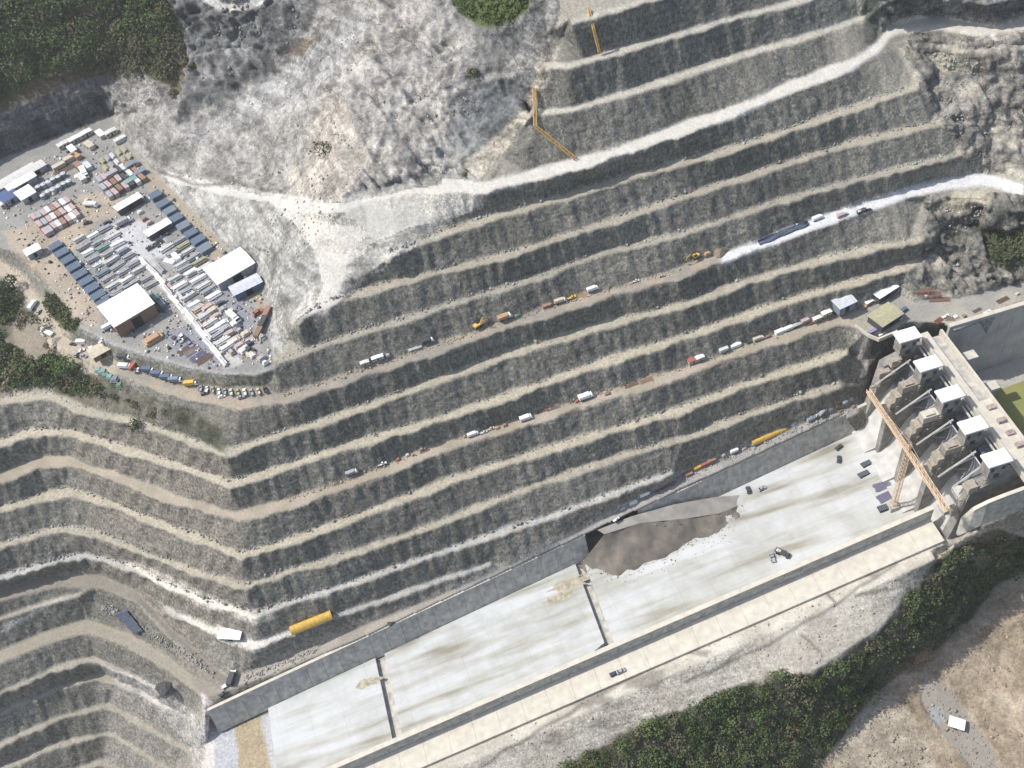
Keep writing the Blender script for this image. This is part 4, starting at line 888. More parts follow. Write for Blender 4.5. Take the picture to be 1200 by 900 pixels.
def b_excavator(c):
    t = empty('excavator', (0, 0, 0)); m = paintm(c)
    for s in (-1, 1): MB().prof([(-2, .2), (-2.2, .6), (-1.9, 1), (1.9, 1), (2.2, .6), (2, .2)], s * 1.2 - .3, s * 1.2 + .3).make('track', DARK, t)
    MB().box(-2.2, 1.2, -1.3, 1.3, 1.05, 2.2).make('house', m, t, bevel=.1)
    MB().box(-.3, 1.4, .2, 1.25, 2.2, 3.1, .1, .05).make('operator_cab', GLASS, t)
    bo = MB().bar((1, -.3, 1.8), (3.4, -.3, 4.6), .28).bar((3.4, -.3, 4.6), (5.6, -.3, 3.9), .25).make('boom', m, t)
    ar = MB().bar((5.6, -.3, 3.9), (6.3, -.3, 1.6), .2).make('arm', m, t)
    MB().prof([(5.9, 1.6), (6.8, 1.6), (6.9, .9), (6.2, .5), (5.8, .9)], -.8, .2).make('bucket', DARK, ar); return t
def b_container(c):
    t = empty('shipping_container', (0, 0, 0)); m = paintm(c); b = MB().box(-3, 3, -1.2, 1.2, 0, 2.5)
    for k in range(12): x = -2.8 + k * .5; b.box(x, x + .2, -1.27, -1.2, .15, 2.35); b.box(x, x + .2, 1.2, 1.27, .15, 2.35)
    b.make('body', m, t); MB().box(-3.05, 3.05, -1.25, 1.25, 2.5, 2.6).make('roof', m, t); MB().box(3.01, 3.07, -1.1, 1.1, .15, 2.35).make('door', m, t); return t
def b_cabin(c):
    t = empty('site_cabin', (0, 0, 0)); MB().box(-3, 3, -1.3, 1.3, .2, 2.6).make('wall', paintm('beige'), t)
    MB().prof([(-3.2, 2.6), (-3.2, 2.75), (0, 3.0), (3.2, 2.75), (3.2, 2.6)], -1.5, 1.5).make('roof', paintm(c), t)
    MB().box(-.4, .4, -1.36, -1.3, .2, 2.2).make('door', GLASS, t)
    for x in (-2, 1.6): MB().box(x - .4, x + .4, -1.36, -1.3, 1.2, 2.0).make('window', GLASS, t)
    return t
def b_shed(c, L=20, Wd=10, H=5, side='grey'):
    t = empty('shed', (0, 0, 0)); r = MB(); a, b = L / 2, Wd / 2
    MB().hexa([(-a, -b, -.3), (a, -b, -.3), (a, b, -.3), (-a, b, -.3)], [(-a, -b, H), (a, -b, H), (a, b, H), (-a, b, H)]).make('wall', paintm(side), t)
    o = .6; r.hexa([(-a - o, -b - o, H), (a + o, -b - o, H), (a + o, b + o, H), (-a - o, b + o, H)], [(-a - o, -.02, H + Wd * .09), (a + o, -.02, H + Wd * .09), (a + o, .02, H + Wd * .09), (-a - o, .02, H + Wd * .09)])
    k = max(3, int(L / 1.6))
    for i in range(k):
        x = -a - o + (L + 2 * o) * (i + .5) / k
        for s in (-1, 1): r.hexa([(x - .07, s * (b + o), H + .01), (x + .07, s * (b + o), H + .01), (x + .07, 0, H + Wd * .09), (x - .07, 0, H + Wd * .09)], [(x - .07, s * (b + o), H + .12), (x + .07, s * (b + o), H + .12), (x + .07, 0, H + Wd * .09 + .1), (x - .07, 0, H + Wd * .09 + .1)])
    r.make('roof', paintm(c), t)
    MB().box(-L * .12, L * .12, -b - .08, -b, 0, H * .75).make('door', DARK, t); return t
def b_beams(c):
    t = empty('beam_stack', (0, 0, 0)); m = paintm(c)
    for k, (y, z) in enumerate(((-1.1, .25), (0, .25), (1.1, .25), (-.5, 1.1), (.6, 1.1))):
        dx = [.0, .4, -.3, .2, -.5][k]; MB().box(-5 + dx, 5 + dx, y - .42, y + .42, z, z + .8).make('beam', m, t)
    MB().box(-3.2, -2.8, -1.6, 1.6, 0, .25).make('bearer', FORM, t); MB().box(2.8, 3.2, -1.6, 1.6, 0, .25).make('bearer', FORM, t); return t
def b_pallet(c):
    t = empty('material_stack', (0, 0, 0)); m = paintm(c)
    MB().box(-1.5, 1.5, -1.2, 1.2, 0, .25).make('pallet', FORM, t)
    MB().box(-1.45, 1.4, -1.1, 1.15, .25, 1.1).make('load', m, t, bevel=.08); MB().box(-1.2, .9, -.9, 1.0, 1.11, 1.7).make('load', m, t, bevel=.08); return t
def b_tank(c):
    t = empty('storage_tank', (0, 0, 0)); MB().cyl((0, 0, 1.2), 'z', 1.6, 2.4, 16).make('shell', paintm(c), t); MB().cyl((0, 0, 2.47), 'z', 1.4, .14, 16).make('lid', paintm('silver'), t); MB().cyl((.5, 0, 2.7), 'z', .25, .3, 8).make('hatch', STEEL, t); return t
def b_form(c):
    t = empty('formwork_stack', (0, 0, 0)); m = paintm(c)
    for k in range(4): MB().box(-3.6 + .2 * (k % 2), 3.6 - .3 * (k % 3), -2.4 + .15 * k, 2.5 - .1 * k, .1 + k * .55, .5 + k * .55).make('panel', m, t)
    r = MB()
    for k in range(7): x = -3.2 + k * 1.05; r.box(x, x + .2, -2.0, 2.1, 2.16, 2.42)
    r.make('ribs', paintm('slate'), t); return t
def b_rebar(c):
    t = empty('rebar_bundle', (0, 0, 0)); m = paintm(c)
    for k in range(5):
        b = MB()
        for j in range(6): b.bar((-5 + .3 * (k % 3), -1.6 + k * .75 + j * .09, .35 + .1 * (j % 2)), (5 - .4 * (k % 2), -1.6 + k * .75 + j * .09, .35 + .1 * (j % 2)), .06)
        b.make('bundle', m, t)
    for x in (-3, 3): MB().box(x - .15, x + .15, -1.9, 1.9, 0, .25).make('bearer', FORM, t)
    return t
def b_heap(c):
    t = MB(); rr = random.Random(5); n, m_ = 9, 14; vs = []
    for j in range(n):
        f_ = j / (n - 1)
        for i in range(m_):
            a = 2 * math.pi * i / m_; r = (1 - f_) * (1 + .25 * math.sin(3 * a + 1)) * 4 * (1 + rr.uniform(-.08, .08)); t.v.append((r * math.cos(a) * 1.3, r * math.sin(a), 2.4 * (1 - (1 - f_) ** 1.5) + rr.uniform(-.12, .12) - .1))
    for j in range(n - 1):
        for i in range(m_): t.f.append((j * m_ + i, j * m_ + (i + 1) % m_, (j + 1) * m_ + (i + 1) % m_, (j + 1) * m_ + i))
    return t.make('gravel_heap', mat(c + '_gravel', {'dark': (.08, .08, .085), 'grey': (.28, .28, .27), 'rust': (.3, .17, .11), 'beige': (.42, .37, .29), 'pale': (.5, .48, .44), 'brown': (.25, .20, .15), 'white': (.6, .6, .57)}[c], var=.25, scale=1.2, bump=.6))
def b_tunnel(c, L=20, Wd=5, H=3.4):
    t = empty('long_shed', (0, 0, 0)); sh = MB(); n = 8; k = int(L / 2)
    pr = [(Wd / 2 * math.cos(math.pi * i / n), max(0, H * math.sin(math.pi * i / n)) + .2) for i in range(n + 1)]
    for j in range(k):
        x0, x1 = -L / 2 + j * L / k, -L / 2 + (j + 1) * L / k; g = 1. if j % 2 else .985
        for (y0, z0), (y1, z1) in zip(pr[:-1], pr[1:]): sh.quad((x0, y0 * g, z0 * g), (x1 - .05, y0 * g, z0 * g), (x1 - .05, y1 * g, z1 * g), (x0, y1 * g, z1 * g))
    sh.make('cover', paintm(c), t)
    for s in (-1, 1):
        e = MB(); e.quad(*[(s * (L / 2 - .1), y * .97, z * .97) for y, z in pr]); e.make('end_wall', paintm('grey'), t)
    return t
NOUN = {'car': 'car', 'pickup': 'pickup truck', 'truck': 'box truck', 'dump': 'dump truck', 'excavator': 'excavator', 'container': 'container', 'cabin': 'site cabin', 'beams': 'beam stack', 'pallet': 'material pile', 'tank': 'round tank', 'form': 'formwork stack', 'rebar': 'bar bundle', 'heap': 'gravel heap', 'shed': 'shed', 'tunnel': 'long covered shed'}
CAT = {'car': 'car', 'pickup': 'pickup truck', 'truck': 'truck', 'dump': 'dump truck', 'excavator': 'excavator', 'container': 'container', 'cabin': 'cabin', 'beams': 'beam stack', 'pallet': 'material stack', 'tank': 'tank', 'form': 'formwork', 'rebar': 'steel bars', 'heap': 'gravel heap', 'shed': 'shed', 'tunnel': 'shed'}
BLD = dict(car=b_car, pickup=b_pickup, truck=b_truck, dump=b_dump, excavator=b_excavator, container=b_container, cabin=b_cabin, beams=b_beams, pallet=b_pallet, tank=b_tank, form=b_form, rebar=b_rebar, heap=b_heap, shed=b_shed, tunnel=b_tunnel)
USED = {}
def place(kind, c, x, y, rz, label, group=None, sc=(1, 1, 1), at=None, dz=0., **kw):
    p = at if at is not None else G(x, y); p = Vector(p) + Vector((0, 0, dz)); key = (kind, c, tuple(sorted(kw.items())))
    if len(label.replace('-', ' ').split()) > 16: print('LONG', label)
    if label in USED: print('DUP LABEL', label)
    USED[label] = 1
    if key not in CACHE:
        o = BLD[kind](c, **kw); CACHE[key] = o; o.location = p; o.rotation_euler = (0, 0, rz); o['label'] = label; o['category'] = CAT[kind]
        if group: o['group'] = group
        o.scale = sc
    else: o = copy_thing(CACHE[key], p, rz, label, group, sc)
    return o
CW = {'pale': 'pale', 'beige': 'beige', 'dark': 'dark', 'navy': 'dark blue'}
def cname(c): return CW.get(c, c)
def row(kind, cols, p0, p1, n, rz, where, group, sc=(1, 1, 1), jit=0., frm='left', skip=(), at=None, sj=0., dz=0.):
    rr = random.Random(int(p0[0] * 7 + p0[1])); k = 0
    for i in range(n):
        if i in skip: continue
        x, y = p0[0] + (p1[0] - p0[0]) * i / max(1, n - 1) + rr.uniform(-jit, jit), p0[1] + (p1[1] - p0[1]) * i / max(1, n - 1) + rr.uniform(-jit, jit)
        c = cols[i % len(cols)] if isinstance(cols, (list, tuple)) else cols
        s = tuple(v * (1 + rr.uniform(-sj, sj)) for v in sc)
        place(kind, c, x, y, rz + rr.uniform(-.06, .06) * (1 if jit else 0), '%s %s, %s from %s in %s' % (cname(c), NOUN[kind], ORD[k], frm, where), group, s, at=at(x, y) if at else None, dz=dz); k += 1
A24 = R(24.); B65 = R(-65.5)
# -- yard sheds
SH = [('white', 272, 320, 20, 14.5, 5, 'grey', 'large cream-white roofed shed near the right edge of the yard', 22.5), ('white', 155, 371, 20.5, 18, 8, 'brown', 'largest white-roofed hall with a brown front at the lower edge of the yard', 23.5),
      ('pale', 20, 213, 25, 7, 3.5, 'grey', 'long pale green-grey roofed shed at the far left of the yard', 27), ('pale', 43, 202, 11, 6, 3.5, 'grey', 'short pale roofed shed touching the long shed at the far left', 27),
      ('white', 28, 219, 16, 5, 4, 'grey', 'bright white narrow roofed shed at the left of the yard', 27), ('white', 33, 232, 8, 9, 4, 'grey', 'square white roofed shed beside the blue roof at the left', 27),
      ('blue', 12, 234, 8.5, 9, 3.5, 'grey', 'shed with a blue roof at the left edge of the yard', 27), ('white', 153, 243, 14, 4.5, 4, 'dark', 'white narrow roofed shed in the upper middle of the yard', 26),
      ('white', 188, 273, 13, 4.5, 4, 'dark', 'white narrow roofed shed beside the white dusty patch', 26), ('silver', 291, 341, 14, 6.5, 4.5, 'navy', 'silver blue roofed shed just below the large cream-white shed', 16),
      ('beige', 120, 414, 9.5, 6.5, 3.2, 'brown', 'cream panelled roof of a small depot on the road below the yard', 20), ('white', 41, 298, 7, 5, 3.5, 'grey', 'small white hut alone on the track left of the yard', 22),
      ('white', 1120, 850, 6, 4.2, 2.8, 'grey', 'small white hut alone on the brown spoil ground at lower right', -38), ('white', 272, 746, 10, 4.5, 3, 'grey', 'white shed on the pale ledge left of the long yellow shed', -22),
      ('white', 1037, 346, 12, 3.6, 3.6, 'dark', 'white long roofed hut on the platform above the gate houses', 18), ('silver', 988, 361, 9, 6, 5, 'slate', 'silver roofed hut at the right end of the vehicle row', 10), ('khaki', 1036, 376, 13, 9, 4.5, 'dark', 'flat khaki block building on the platform beside the first gate house', 18)]
for c, x, y, L_, Wd, H_, sd_, lab, ang in SH: place('shed', c, x, y, R(ang), lab, None, L=L_, Wd=Wd, H=H_, side=sd_)
# annex in front of the brown hall
place('pallet', 'orange', 181, 399, A24, 'orange brown pile of timber against the front of the largest hall', None, (3.2, 1.8, 1.6))
# -- dark blue formwork rows
row('form', 'navy', (67, 291), (124, 357), 9, A24, 'the row by the left track', 'dark blue formwork stacks', (.95, 1.25, 1), frm='top', sj=.05)
row('form', ['navy', 'navy', 'slate', 'navy', 'slate'], (184, 232), (241, 293), 8, A24, 'the row by the back road', 'dark blue formwork stacks', (.95, 1.3, 1), jit=1., frm='top', sj=.08)
# -- precast yard
G1 = 'precast beams stacked in the yard'
for k, (p0, p1, n, cs) in enumerate((((94, 282), (139, 342), 9, ['pale', 'grey', 'white', 'grey', 'pale', 'slate', 'grey']), ((110, 276), (156, 336), 9, ['white', 'grey', 'teal', 'grey', 'pale', 'grey', 'grey']),
        ((125, 270), (152, 303), 5, ['grey', 'pale', 'white', 'slate']), ((158, 310), (177, 336), 4, ['grey', 'pale', 'grey']), ((195, 292), (224, 322), 6, ['pale', 'grey', 'white']), ((210, 283), (240, 315), 6, ['grey', 'khaki', 'pale']),
        ((205, 328), (268, 408), 12, ['pale', 'white', 'grey', 'pale', 'white', 'beige', 'pale']), ((228, 322), (252, 348), 5, ['grey', 'white', 'pale']))):
    row('beams', cs, p0, p1, n, A24, 'the %s row of beams' % ORD[k], G1, (.72, .9, .9), jit=1.6, frm='top', sj=.2)
row('beams', ['white', 'pale'], (172, 310), (262, 424), 12, B65, 'the line along the white strip', G1, (.95, .8, .9), jit=1.4, frm='top', sj=.1)
row('beams', ['grey', 'beige', 'pink', 'pale'], (186, 318), (246, 392), 8, B65, 'the line left of the white strip', G1, (.6, .7, .8), jit=3., frm='top', sj=.3)
row('pallet', ['pink', 'beige', 'pink', 'pale', 'grey'], (244, 360), (286, 412), 9, A24, 'the pink row right of the strip', 'materials in the yard', (2.0, 1.3, 1.1), jit=2, frm='top', sj=.2)
row('pallet', ['dark', 'grey', 'beige', 'white'], (258, 356), (300, 408), 9, A24, 'the second row from the right edge', 'materials in the yard', (1.2, 1.1, 1), jit=4, frm='top', sj=.4)
row('pallet', ['pale', 'rust', 'grey', 'white', 'dark', 'beige'], (276, 402), (312, 424), 10, A24, 'the crowded right corner of the yard', 'materials in the yard', (1.1, 1.1, 1), jit=4, sj=.4)
row('pallet', ['beige', 'dark', 'pink', 'grey'], (262, 418), (310, 398), 9, A24, 'the line across the right corner', 'materials in the yard', (1.0, 1.1, 1), jit=4, sj=.4)
row('container', ['brown', 'dark', 'rust'], (304, 392), (314, 368), 3, R(60), 'the leaning line at the right edge', None, (1, 1, 1), frm='bottom')
place('car', 'red', 303, 367, R(20), 'small red car at the right side of the yard', None, (1.3, 1.3, 1.2)); place('truck', 'white', 275, 374, R(-60), 'white truck alone on the dark paved area of the yard')
row('car', ['dark', 'grey', 'white', 'dark', 'purple'], (205, 395), (222, 402), 5, B65, 'the huddle right of the largest hall', None, jit=3, sj=.1)
row('rebar', ['rust', 'pink', 'purple', 'rust'], (218, 410), (240, 420), 4, A24, 'the steel store near the lower point', None, (.8, 1, 1), jit=2)
row('beams', ['grey', 'slate', 'grey', 'dark'], (118, 352), (137, 346), 3, A24, 'the short line behind the largest hall', G1, (.6, .8, .8), jit=1)
row('container', ['teal', 'slate'], (184, 352), (190, 358), 2, B65, 'the pair behind the largest hall', None)
# -- container blocks
for k, (p0, p1) in enumerate((((42, 258), (80, 238)), ((48, 266), (87, 246)), ((55, 274), (92, 254)))):
    row('container', ['pink', 'grey', 'pink', 'pale', 'rust', 'pink', 'white'], p0, p1, 8, B65, 'row %s of the pink block at the left' % ['one', 'two', 'three'][k], 'pink containers at the left of the yard', (.95, .95, 1), jit=.8)
for k, (p0, p1) in enumerate((((117, 214), (152, 196)), ((122, 223), (160, 203)), ((129, 231), (168, 211)))):
    row('container', ['grey', 'pink', 'brown', 'pink', 'dark', 'pale', 'rust'], p0, p1, 7, B65, 'row %s of the mixed block by the back road' % ['one', 'two', 'three'][k], 'containers by the back road', (1, 1, 1), jit=1.)
for k, (p0, p1) in enumerate((((47, 223), (76, 207)), ((52, 232), (82, 216)))): row('tank', ['slate', 'grey', 'pale', 'slate', 'green'], p0, p1, 6, 0, 'row %s of the tanks beside the sheds' % ['one', 'two'][k], 'tanks beside the sheds', jit=.6)
for k, (p0, p1) in enumerate((((120, 190), (146, 177)), ((124, 198), (152, 184)))): row('beams', ['khaki', 'grey', 'pale', 'khaki'], p0, p1, 5, B65, 'grid line %s at the top corner' % ['one', 'two'][k], G1, (.5, .8, .8), jit=.6)
for q, (x, y, c, k, a_) in enumerate(((102, 159, 'white', 'cabin', 24), (119, 160, 'white', 'cabin', -65), (131, 158, 'pale', 'cabin', 24), (89, 166, 'white', 'cabin', 24), (76, 172, 'pale', 'cabin', 24), (86, 178, 'white', 'cabin', -65), (106, 173, 'beige', 'cabin', -60), (90, 185, 'orange', 'container', -50), (83, 188, 'beige', 'container', 24),
        (93, 197, 'rust', 'container', -65), (104, 197, 'silver', 'container', -65), (100, 205, 'white', 'truck', -75), (97, 211, 'pale', 'cabin', -65), (70, 197, 'beige', 'container', 24), (75, 200, 'brown', 'rebar', 24), (135, 206, 'grey', 'truck', 24), (142, 166, 'pale', 'container', 24), (155, 196, 'slate', 'cabin', 24), (165, 205, 'slate', 'container', 24), (155, 215, 'teal', 'cabin', 24))):
    place(k, c, x, y, R(a_), '%s %s in the yard top corner cluster, %s from the top' % (cname(c), NOUN[k].split()[-1], ORD[q]), 'huts and boxes in the top corner', (1.15, 1.25, 1))
for q, (x, y, c, k, a_) in enumerate(((8, 241, 'pale', 'cabin', 27), (60, 240, 'grey', 'rebar', 24), (103, 236, 'beige', 'pallet', 24), (108, 242, 'white', 'dump', -30), (147, 262, 'grey', 'truck', 20), (170, 258, 'rust', 'pallet', 24), (176, 262, 'pink', 'pallet', 24), (165, 250, 'pale', 'pallet', 24), (182, 288, 'dark', 'rebar', 24), (200, 310, 'white', 'container', -40), (208, 304, 'white', 'container', -65), (126, 262, 'dark', 'car', 24), (103, 262, 'dark', 'car', 0))):
    place(k, c, x, y, R(a_), '%s %s lying loose in the middle of the yard, %s from the left' % (cname(c), NOUN[k].split()[-1], ORD[q]), None)
# -- vehicles on the road under the yard
VB = [(40,359,'white','truck',60),(46,366,'grey','car',60),(54,386,'pale','heap',0),(59,393,'white','cabin',-50),(64,400,'beige','heap',0),(86,404,'dark','car',-30),(96,402,'white','container',-20),(95,412,'white','pickup',10),(99,418,'purple','car',-40),(90,416,'grey','car',70),(108,408,'white','pickup',-15),(120,399,'white','pickup',50),(129,384,'white','truck',20),(136,386,'dark','car',60),
      (147,420,'dark','truck',-25),(148,431,'white','truck',-25),(158,430,'red','truck',50),(163,433,'white','car',60),(175,435,'navy','truck',-24),(186,440,'navy','truck',-22),(197,444,'navy','truck',-20),(207,447,'slate','truck',-18),(225,451,'yellow','truck',-12),
      (236,455,'grey','pickup',70),(243,456,'white','pickup',70),(250,457,'khaki','pickup',75),(257,459,'white','pickup',78),(264,459,'grey','pickup',80),(271,460,'pale','pickup',85),(279,460,'khaki','pickup',88),(287,460,'white','pickup',90),(295,460,'grey','pickup',92),(303,459,'beige','pickup',94),(311,457,'dark','pickup',96),
      (240,462,'dark','car',0),(261,465,'white','car',0),(283,466,'grey','car',0)]
VB.sort(key=lambda v: v[0])
for q, (x, y, c, k, a_) in enumerate(VB): place(k, c, x, y, R(a_), '%s %s on the road below the yard, number %s counting from the left' % (cname(c), NOUN[k].split()[-1] if k != 'heap' else 'heap', ORD[q]), 'vehicles on the road below the yard', (.78, .8, .8))
row('pallet', ['teal', 'slate', 'teal', 'green'], (118, 436), (140, 450), 8, R(-20), 'the teal covered stock under the depot', None, (1.2, 1.2, 1), jit=3, sj=.2)
# -- benches: helper for a line of things along a ledge
def along(items, where, group=None, at=None):
    items = sorted(items, key=lambda v: v[0])
    for q, it in enumerate(items):
        x, y, c, k, a_ = it[:5]; s = it[5] if len(it) > 5 else (1, 1, 1)
        place(k, c, x, y, R(a_), '%s %s on %s, %s item from left' % (cname(c), NOUN[k], where, ORD[q]), group, tuple(v * .68 for v in s), at=at(x, y) if at else None)
S_ = 1.1
along([(428,427,'pale','cabin',3),(443,421,'white','cabin',3,(1.3,1,1)),(455,417,'grey','pallet',3),(486,408,'white','rebar',3,(1,.8,1)),(502,401,'dark','truck',5),(560,383,'yellow','excavator',20,(1.3,1.3,1.3)),(567,380,'brown','dump',10),(592,373,'orange','truck',8,(1.2,1.4,1.1)),(606,371,'green','pallet',3),
       (641,360,'rust','container',4),(647,357,'red','car',4),(657,354,'beige','truck',4),(670,349,'yellow','pickup',4,(1.2,1.2,1)),(680,346,'yellow','rebar',4,(.8,1,1)),(695,340,'white','truck',4),(745,330,'pale','pickup',0),(776,324,'grey','car',0),(815,302,'yellow','excavator',200,(1.3,1.3,1.2)),(829,298,'orange','pallet',4,(1.6,1.2,1.2)),(843,295,'brown','heap',0,(1.1,1,1.2))], 'the brown ledge road in mid slope')
along([(413,555,'grey','truck',5),(420,552,'dark','car',5),(448,544,'white','pickup',5,(1.2,1.2,1.2)),(467,539,'red','pallet',5),(478,534,'beige','pallet',5),(497,528,'rust','rebar',5,(.7,1,1)),(555,510,'white','truck',5),(567,507,'pale','pickup',5),(575,503,'beige','pickup',5,(1.1,1.1,1.1)),(583,502,'orange','pallet',5),(592,499,'rust','pallet',5),(617,491,'white','truck',4,(1.1,1.3,1.1)),(636,481,'rust','rebar',4),(648,478,'rust','rebar',4),(687,466,'white','truck',4,(1.3,1.5,1.2)),(676,471,'red','pallet',4),(712,462,'brown','pallet',4,(1.5,1,.8)),(740,451,'rust','rebar',4),(757,446,'orange','rebar',4),
       (812,424,'red','cabin',6,(1.3,1.3,1.1)),(820,421,'white','cabin',6,(1,1.2,1.1)),(848,411,'pale','container',6,(1.1,1,1)),(862,406,'white','container',6,(1.3,1.1,1)),(878,402,'dark','car',6),(889,398,'beige','truck',6)], 'the vehicle-lined platform ledge')
along([(900,395,'brown','pallet',8,(1.6,1,1)),(913,390,'white','container',8,(1.1,1.2,1)),(925,386,'white','truck',8),(935,382,'grey','dump',8),(943,377,'pink','container',8,(1,1.2,1)),(951,379,'red','pickup',8),(957,375,'white','cabin',8),(968,369,'white','cabin',8,(1.2,1.2,1.2)),(978,366,'dark','car',8),(1018,356,'white','cabin',15),(1013,361,'orange','pallet',15,(1.2,1,1)),(1027,353,'brown','container',20)], 'the crowded right end of the platform ledge')
along([(933,265,'white','pickup',5),(958,257,'white','truck',8),(985,254,'pink','container',6),(990,252,'grey','pickup',6),(1010,249,'dark','dump',6),(1017,247,'dark','pickup',6)], 'the white ledge road at the upper right')
# dam platform clutter
along([(1050,372,'dark','truck',-60),(1058,365,'navy','container',20),(1033,393,'white','cabin',10),(1022,390,'purple','container',10),(1085,348,'white','pallet',10),(1108,371,'white','pickup',10),(1100,376,'red','rebar',20,(.7,1,1)),(1113,374,'rust','rebar',-20,(.7,1,1)),(1120,372,'white','pallet',0),(1130,371,'rust','pallet',10),(1157,366,'white','pickup',10),(1145,364,'rust','rebar',10,(.7,.7,1)),(1175,352,'brown','rebar',10),(1192,345,'beige','pallet',10)], 'the open platform behind the gate houses')
row('rebar', 'rust', (1080, 341), (1100, 351), 3, R(-18), 'the rusty row at the foot of the rock', None, (1, .9, 1.3))
# haul road items
along([(425,752,'white','pallet',8,(1.8,1.3,.6)),(415,756,'pink','pallet',8,(1.4,1,.6)),(458,731,'dark','heap',0,(.5,.5,.6)),(558,687,'rust','heap',0,(.55,.5,.6)),(617,660,'khaki','heap',0,(.5,.45,.4)) if False else (617,660,'brown','heap',0,(.5,.45,.5)),(657,643,'white','truck',7),(665,640,'dark','truck',7),(728,612,'grey','excavator',30),(722,609,'white','pickup',20)], 'the haul road left of the earth ramp')
along([(730,596,'pale','pallet',7,(1.6,1,.8)),(742,590,'white','container',7),(755,580,'white','container',7,(1.2,1,1)),(773,573,'brown','rebar',7),(785,568,'rust','rebar',7),(807,557,'rust','container',7),(817,549,'yellow','container',7,(.9,1,1)),(826,545,'red','container',7),(834,541,'rust','container',7),(848,534,'grey','pallet',7),(860,529,'white','container',7,(1,1.1,1)),(872,526,'beige','pallet',7,(1.3,1,1)),
       (950,492,'slate','cabin',7),(956,488,'white','pickup',20),(964,484,'grey','truck',30),(973,480,'pale','pallet',10,(1.3,1,1)),(981,476,'rust','pallet',10),(990,471,'white','pallet',10,(1.5,1.2,1)),(997,468,'grey','pallet',10),(985,482,'brown','pallet',10,(1.4,1,.8)),(1000,477,'rust','pallet',20)], 'the haul road right of the ramp')
place('tunnel', 'yellow', 366, 732, hd(366, 732, 20, -8, -46), 'long bright yellow covered shed on the lowest pale ledge at lower left', None, L=20, Wd=4.6, H=2.8, dz=1.2)
place('tunnel', 'yellow', 901, 512, hd(901, 512, 20, -9), 'slim long yellow covered shed beside the haul road at right', None, L=19, Wd=2.6, H=2.0)
place('truck', 'dark', 273, 795, R(65), 'dark truck standing at the junction of the haul roads', None, (1, 1.1, 1)); place('pickup', 'white', 266, 803, R(20), 'white pickup just below the dark truck at the haul road junction'); place('car', 'dark', 262, 814, R(30), 'dark car by the left end of the chute wall')
place('heap', 'dark', 198, 806, 0, 'black heap of rubble beneath the lower haul road', None, (1.4, 1, 1.5))
# on the chute floor
for x, y, c, k, a_, s, lab in ((1015,544,'dark','form',8,(.7,.6,.4),'upper of two dark steel mats on the chute floor'),(1012,556,'dark','form',8,(.75,.6,.4),'lower of two dark steel mats on the chute floor'),(983,525,'dark','car',20,(1,1,1),'small dark car on the chute floor near the hill-side wall'),(983,539,'dark','car',60,(1,1,1),'small dark car just below another near the top of the chute'),
        (893,573,'grey','car',10,(1,1,1),'grey car on the chute floor right of the earth ramp tip'),(877,575,'dark','car',80,(1,1,1),'dark car closest to the tip of the earth ramp'),(917,650,'dark','dump',-50,(.9,.9,.9),'dark dump truck in the middle of the chute floor'),(905,654,'grey','pickup',80,(1,1,1),'grey pickup beside the dark dump truck on the chute'),
        (1034,570,'purple','rebar',0,(.9,1.2,1),'purple grey bars on the chute floor left of the crane foot'),(1037,583,'purple','rebar',8,(.8,1.2,1),'second set of purple grey bars lower beside the crane foot'),(1036,596,'dark','form',0,(.8,.7,.6),'dark stacked frames at the foot of the crane'),(708,757,'dark','car',20,(.9,.9,.9),'dark car beside the right groove at the dividing wall'),(702,762,'navy','car',20,(.9,.9,.9),'dark blue car left of the right groove at the dividing wall')):
    place(k, c, x, y, R(a_), lab, None, s, at=GS(x, y))
def GL(x, y):
    z = -55.
    for _ in range(8): z = zLt(W(x, y, z).x) - 7.4
    return W(x, y, z + .02)
for x, y, c, lab in ((720,790,'dark','dark car on the cream ledge outside the dividing wall'),(728,787,'grey','grey car beside the dark one on the cream ledge')): place('car', c, x, y, R(5), lab, None, at=GL(x, y))
for line, w_, lab in (([(626,106),(627,150),(673,187)], 1.3, 'yellow lattice boom bent down the rock above the white road'), ([(689,12),(695,36),(702,64)], .9, 'thin yellow lattice boom leaning on the top bench face')):
    mb = MB(); pts = [G(*q) + Vector((0, -1.0, 1.6)) for q in line]
    for a_, b_ in zip(pts[:-1], pts[1:]): lattice(mb, a_, b_, w_, 9, .16)
    tag(mb.make('crane_boom', mat('boom_paint', (.55, .36, .12), var=.2)), lab, 'crane boom')
rr_ = random.Random(8)
for x, y, r0, lab in ((668, 684, 9, 'brown mud splashed on the chute floor left of the earth ramp foot'), (655, 700, 6, 'small brown mud stain below the larger one on the chute'), (430, 800, 6, 'brown mud stain left of the left groove on the chute')):
    c = GS(x, y); mb = MB(); n = 26; mb.v = [tuple(c + Vector((0, 0, .03)))]
    for i in range(n):
        t_ = 2 * math.pi * i / n; r = r0 * (.5 + .5 * rr_.random()) * (1 + .5 * math.cos(t_) ** 2); q = c + Vector((r * math.cos(t_), r * .45 * math.sin(t_), 0)); q.z = zf(q.x) + .03; mb.v.append(tuple(q))
    mb.f = [(0, 1 + i, 1 + (i + 1) % n) for i in range(n)]; tag(mb.make('mud_stain', mat('mud', (.42, .38, .28), scale=.5, var=.2)), lab, 'mud', None, 'stuff')
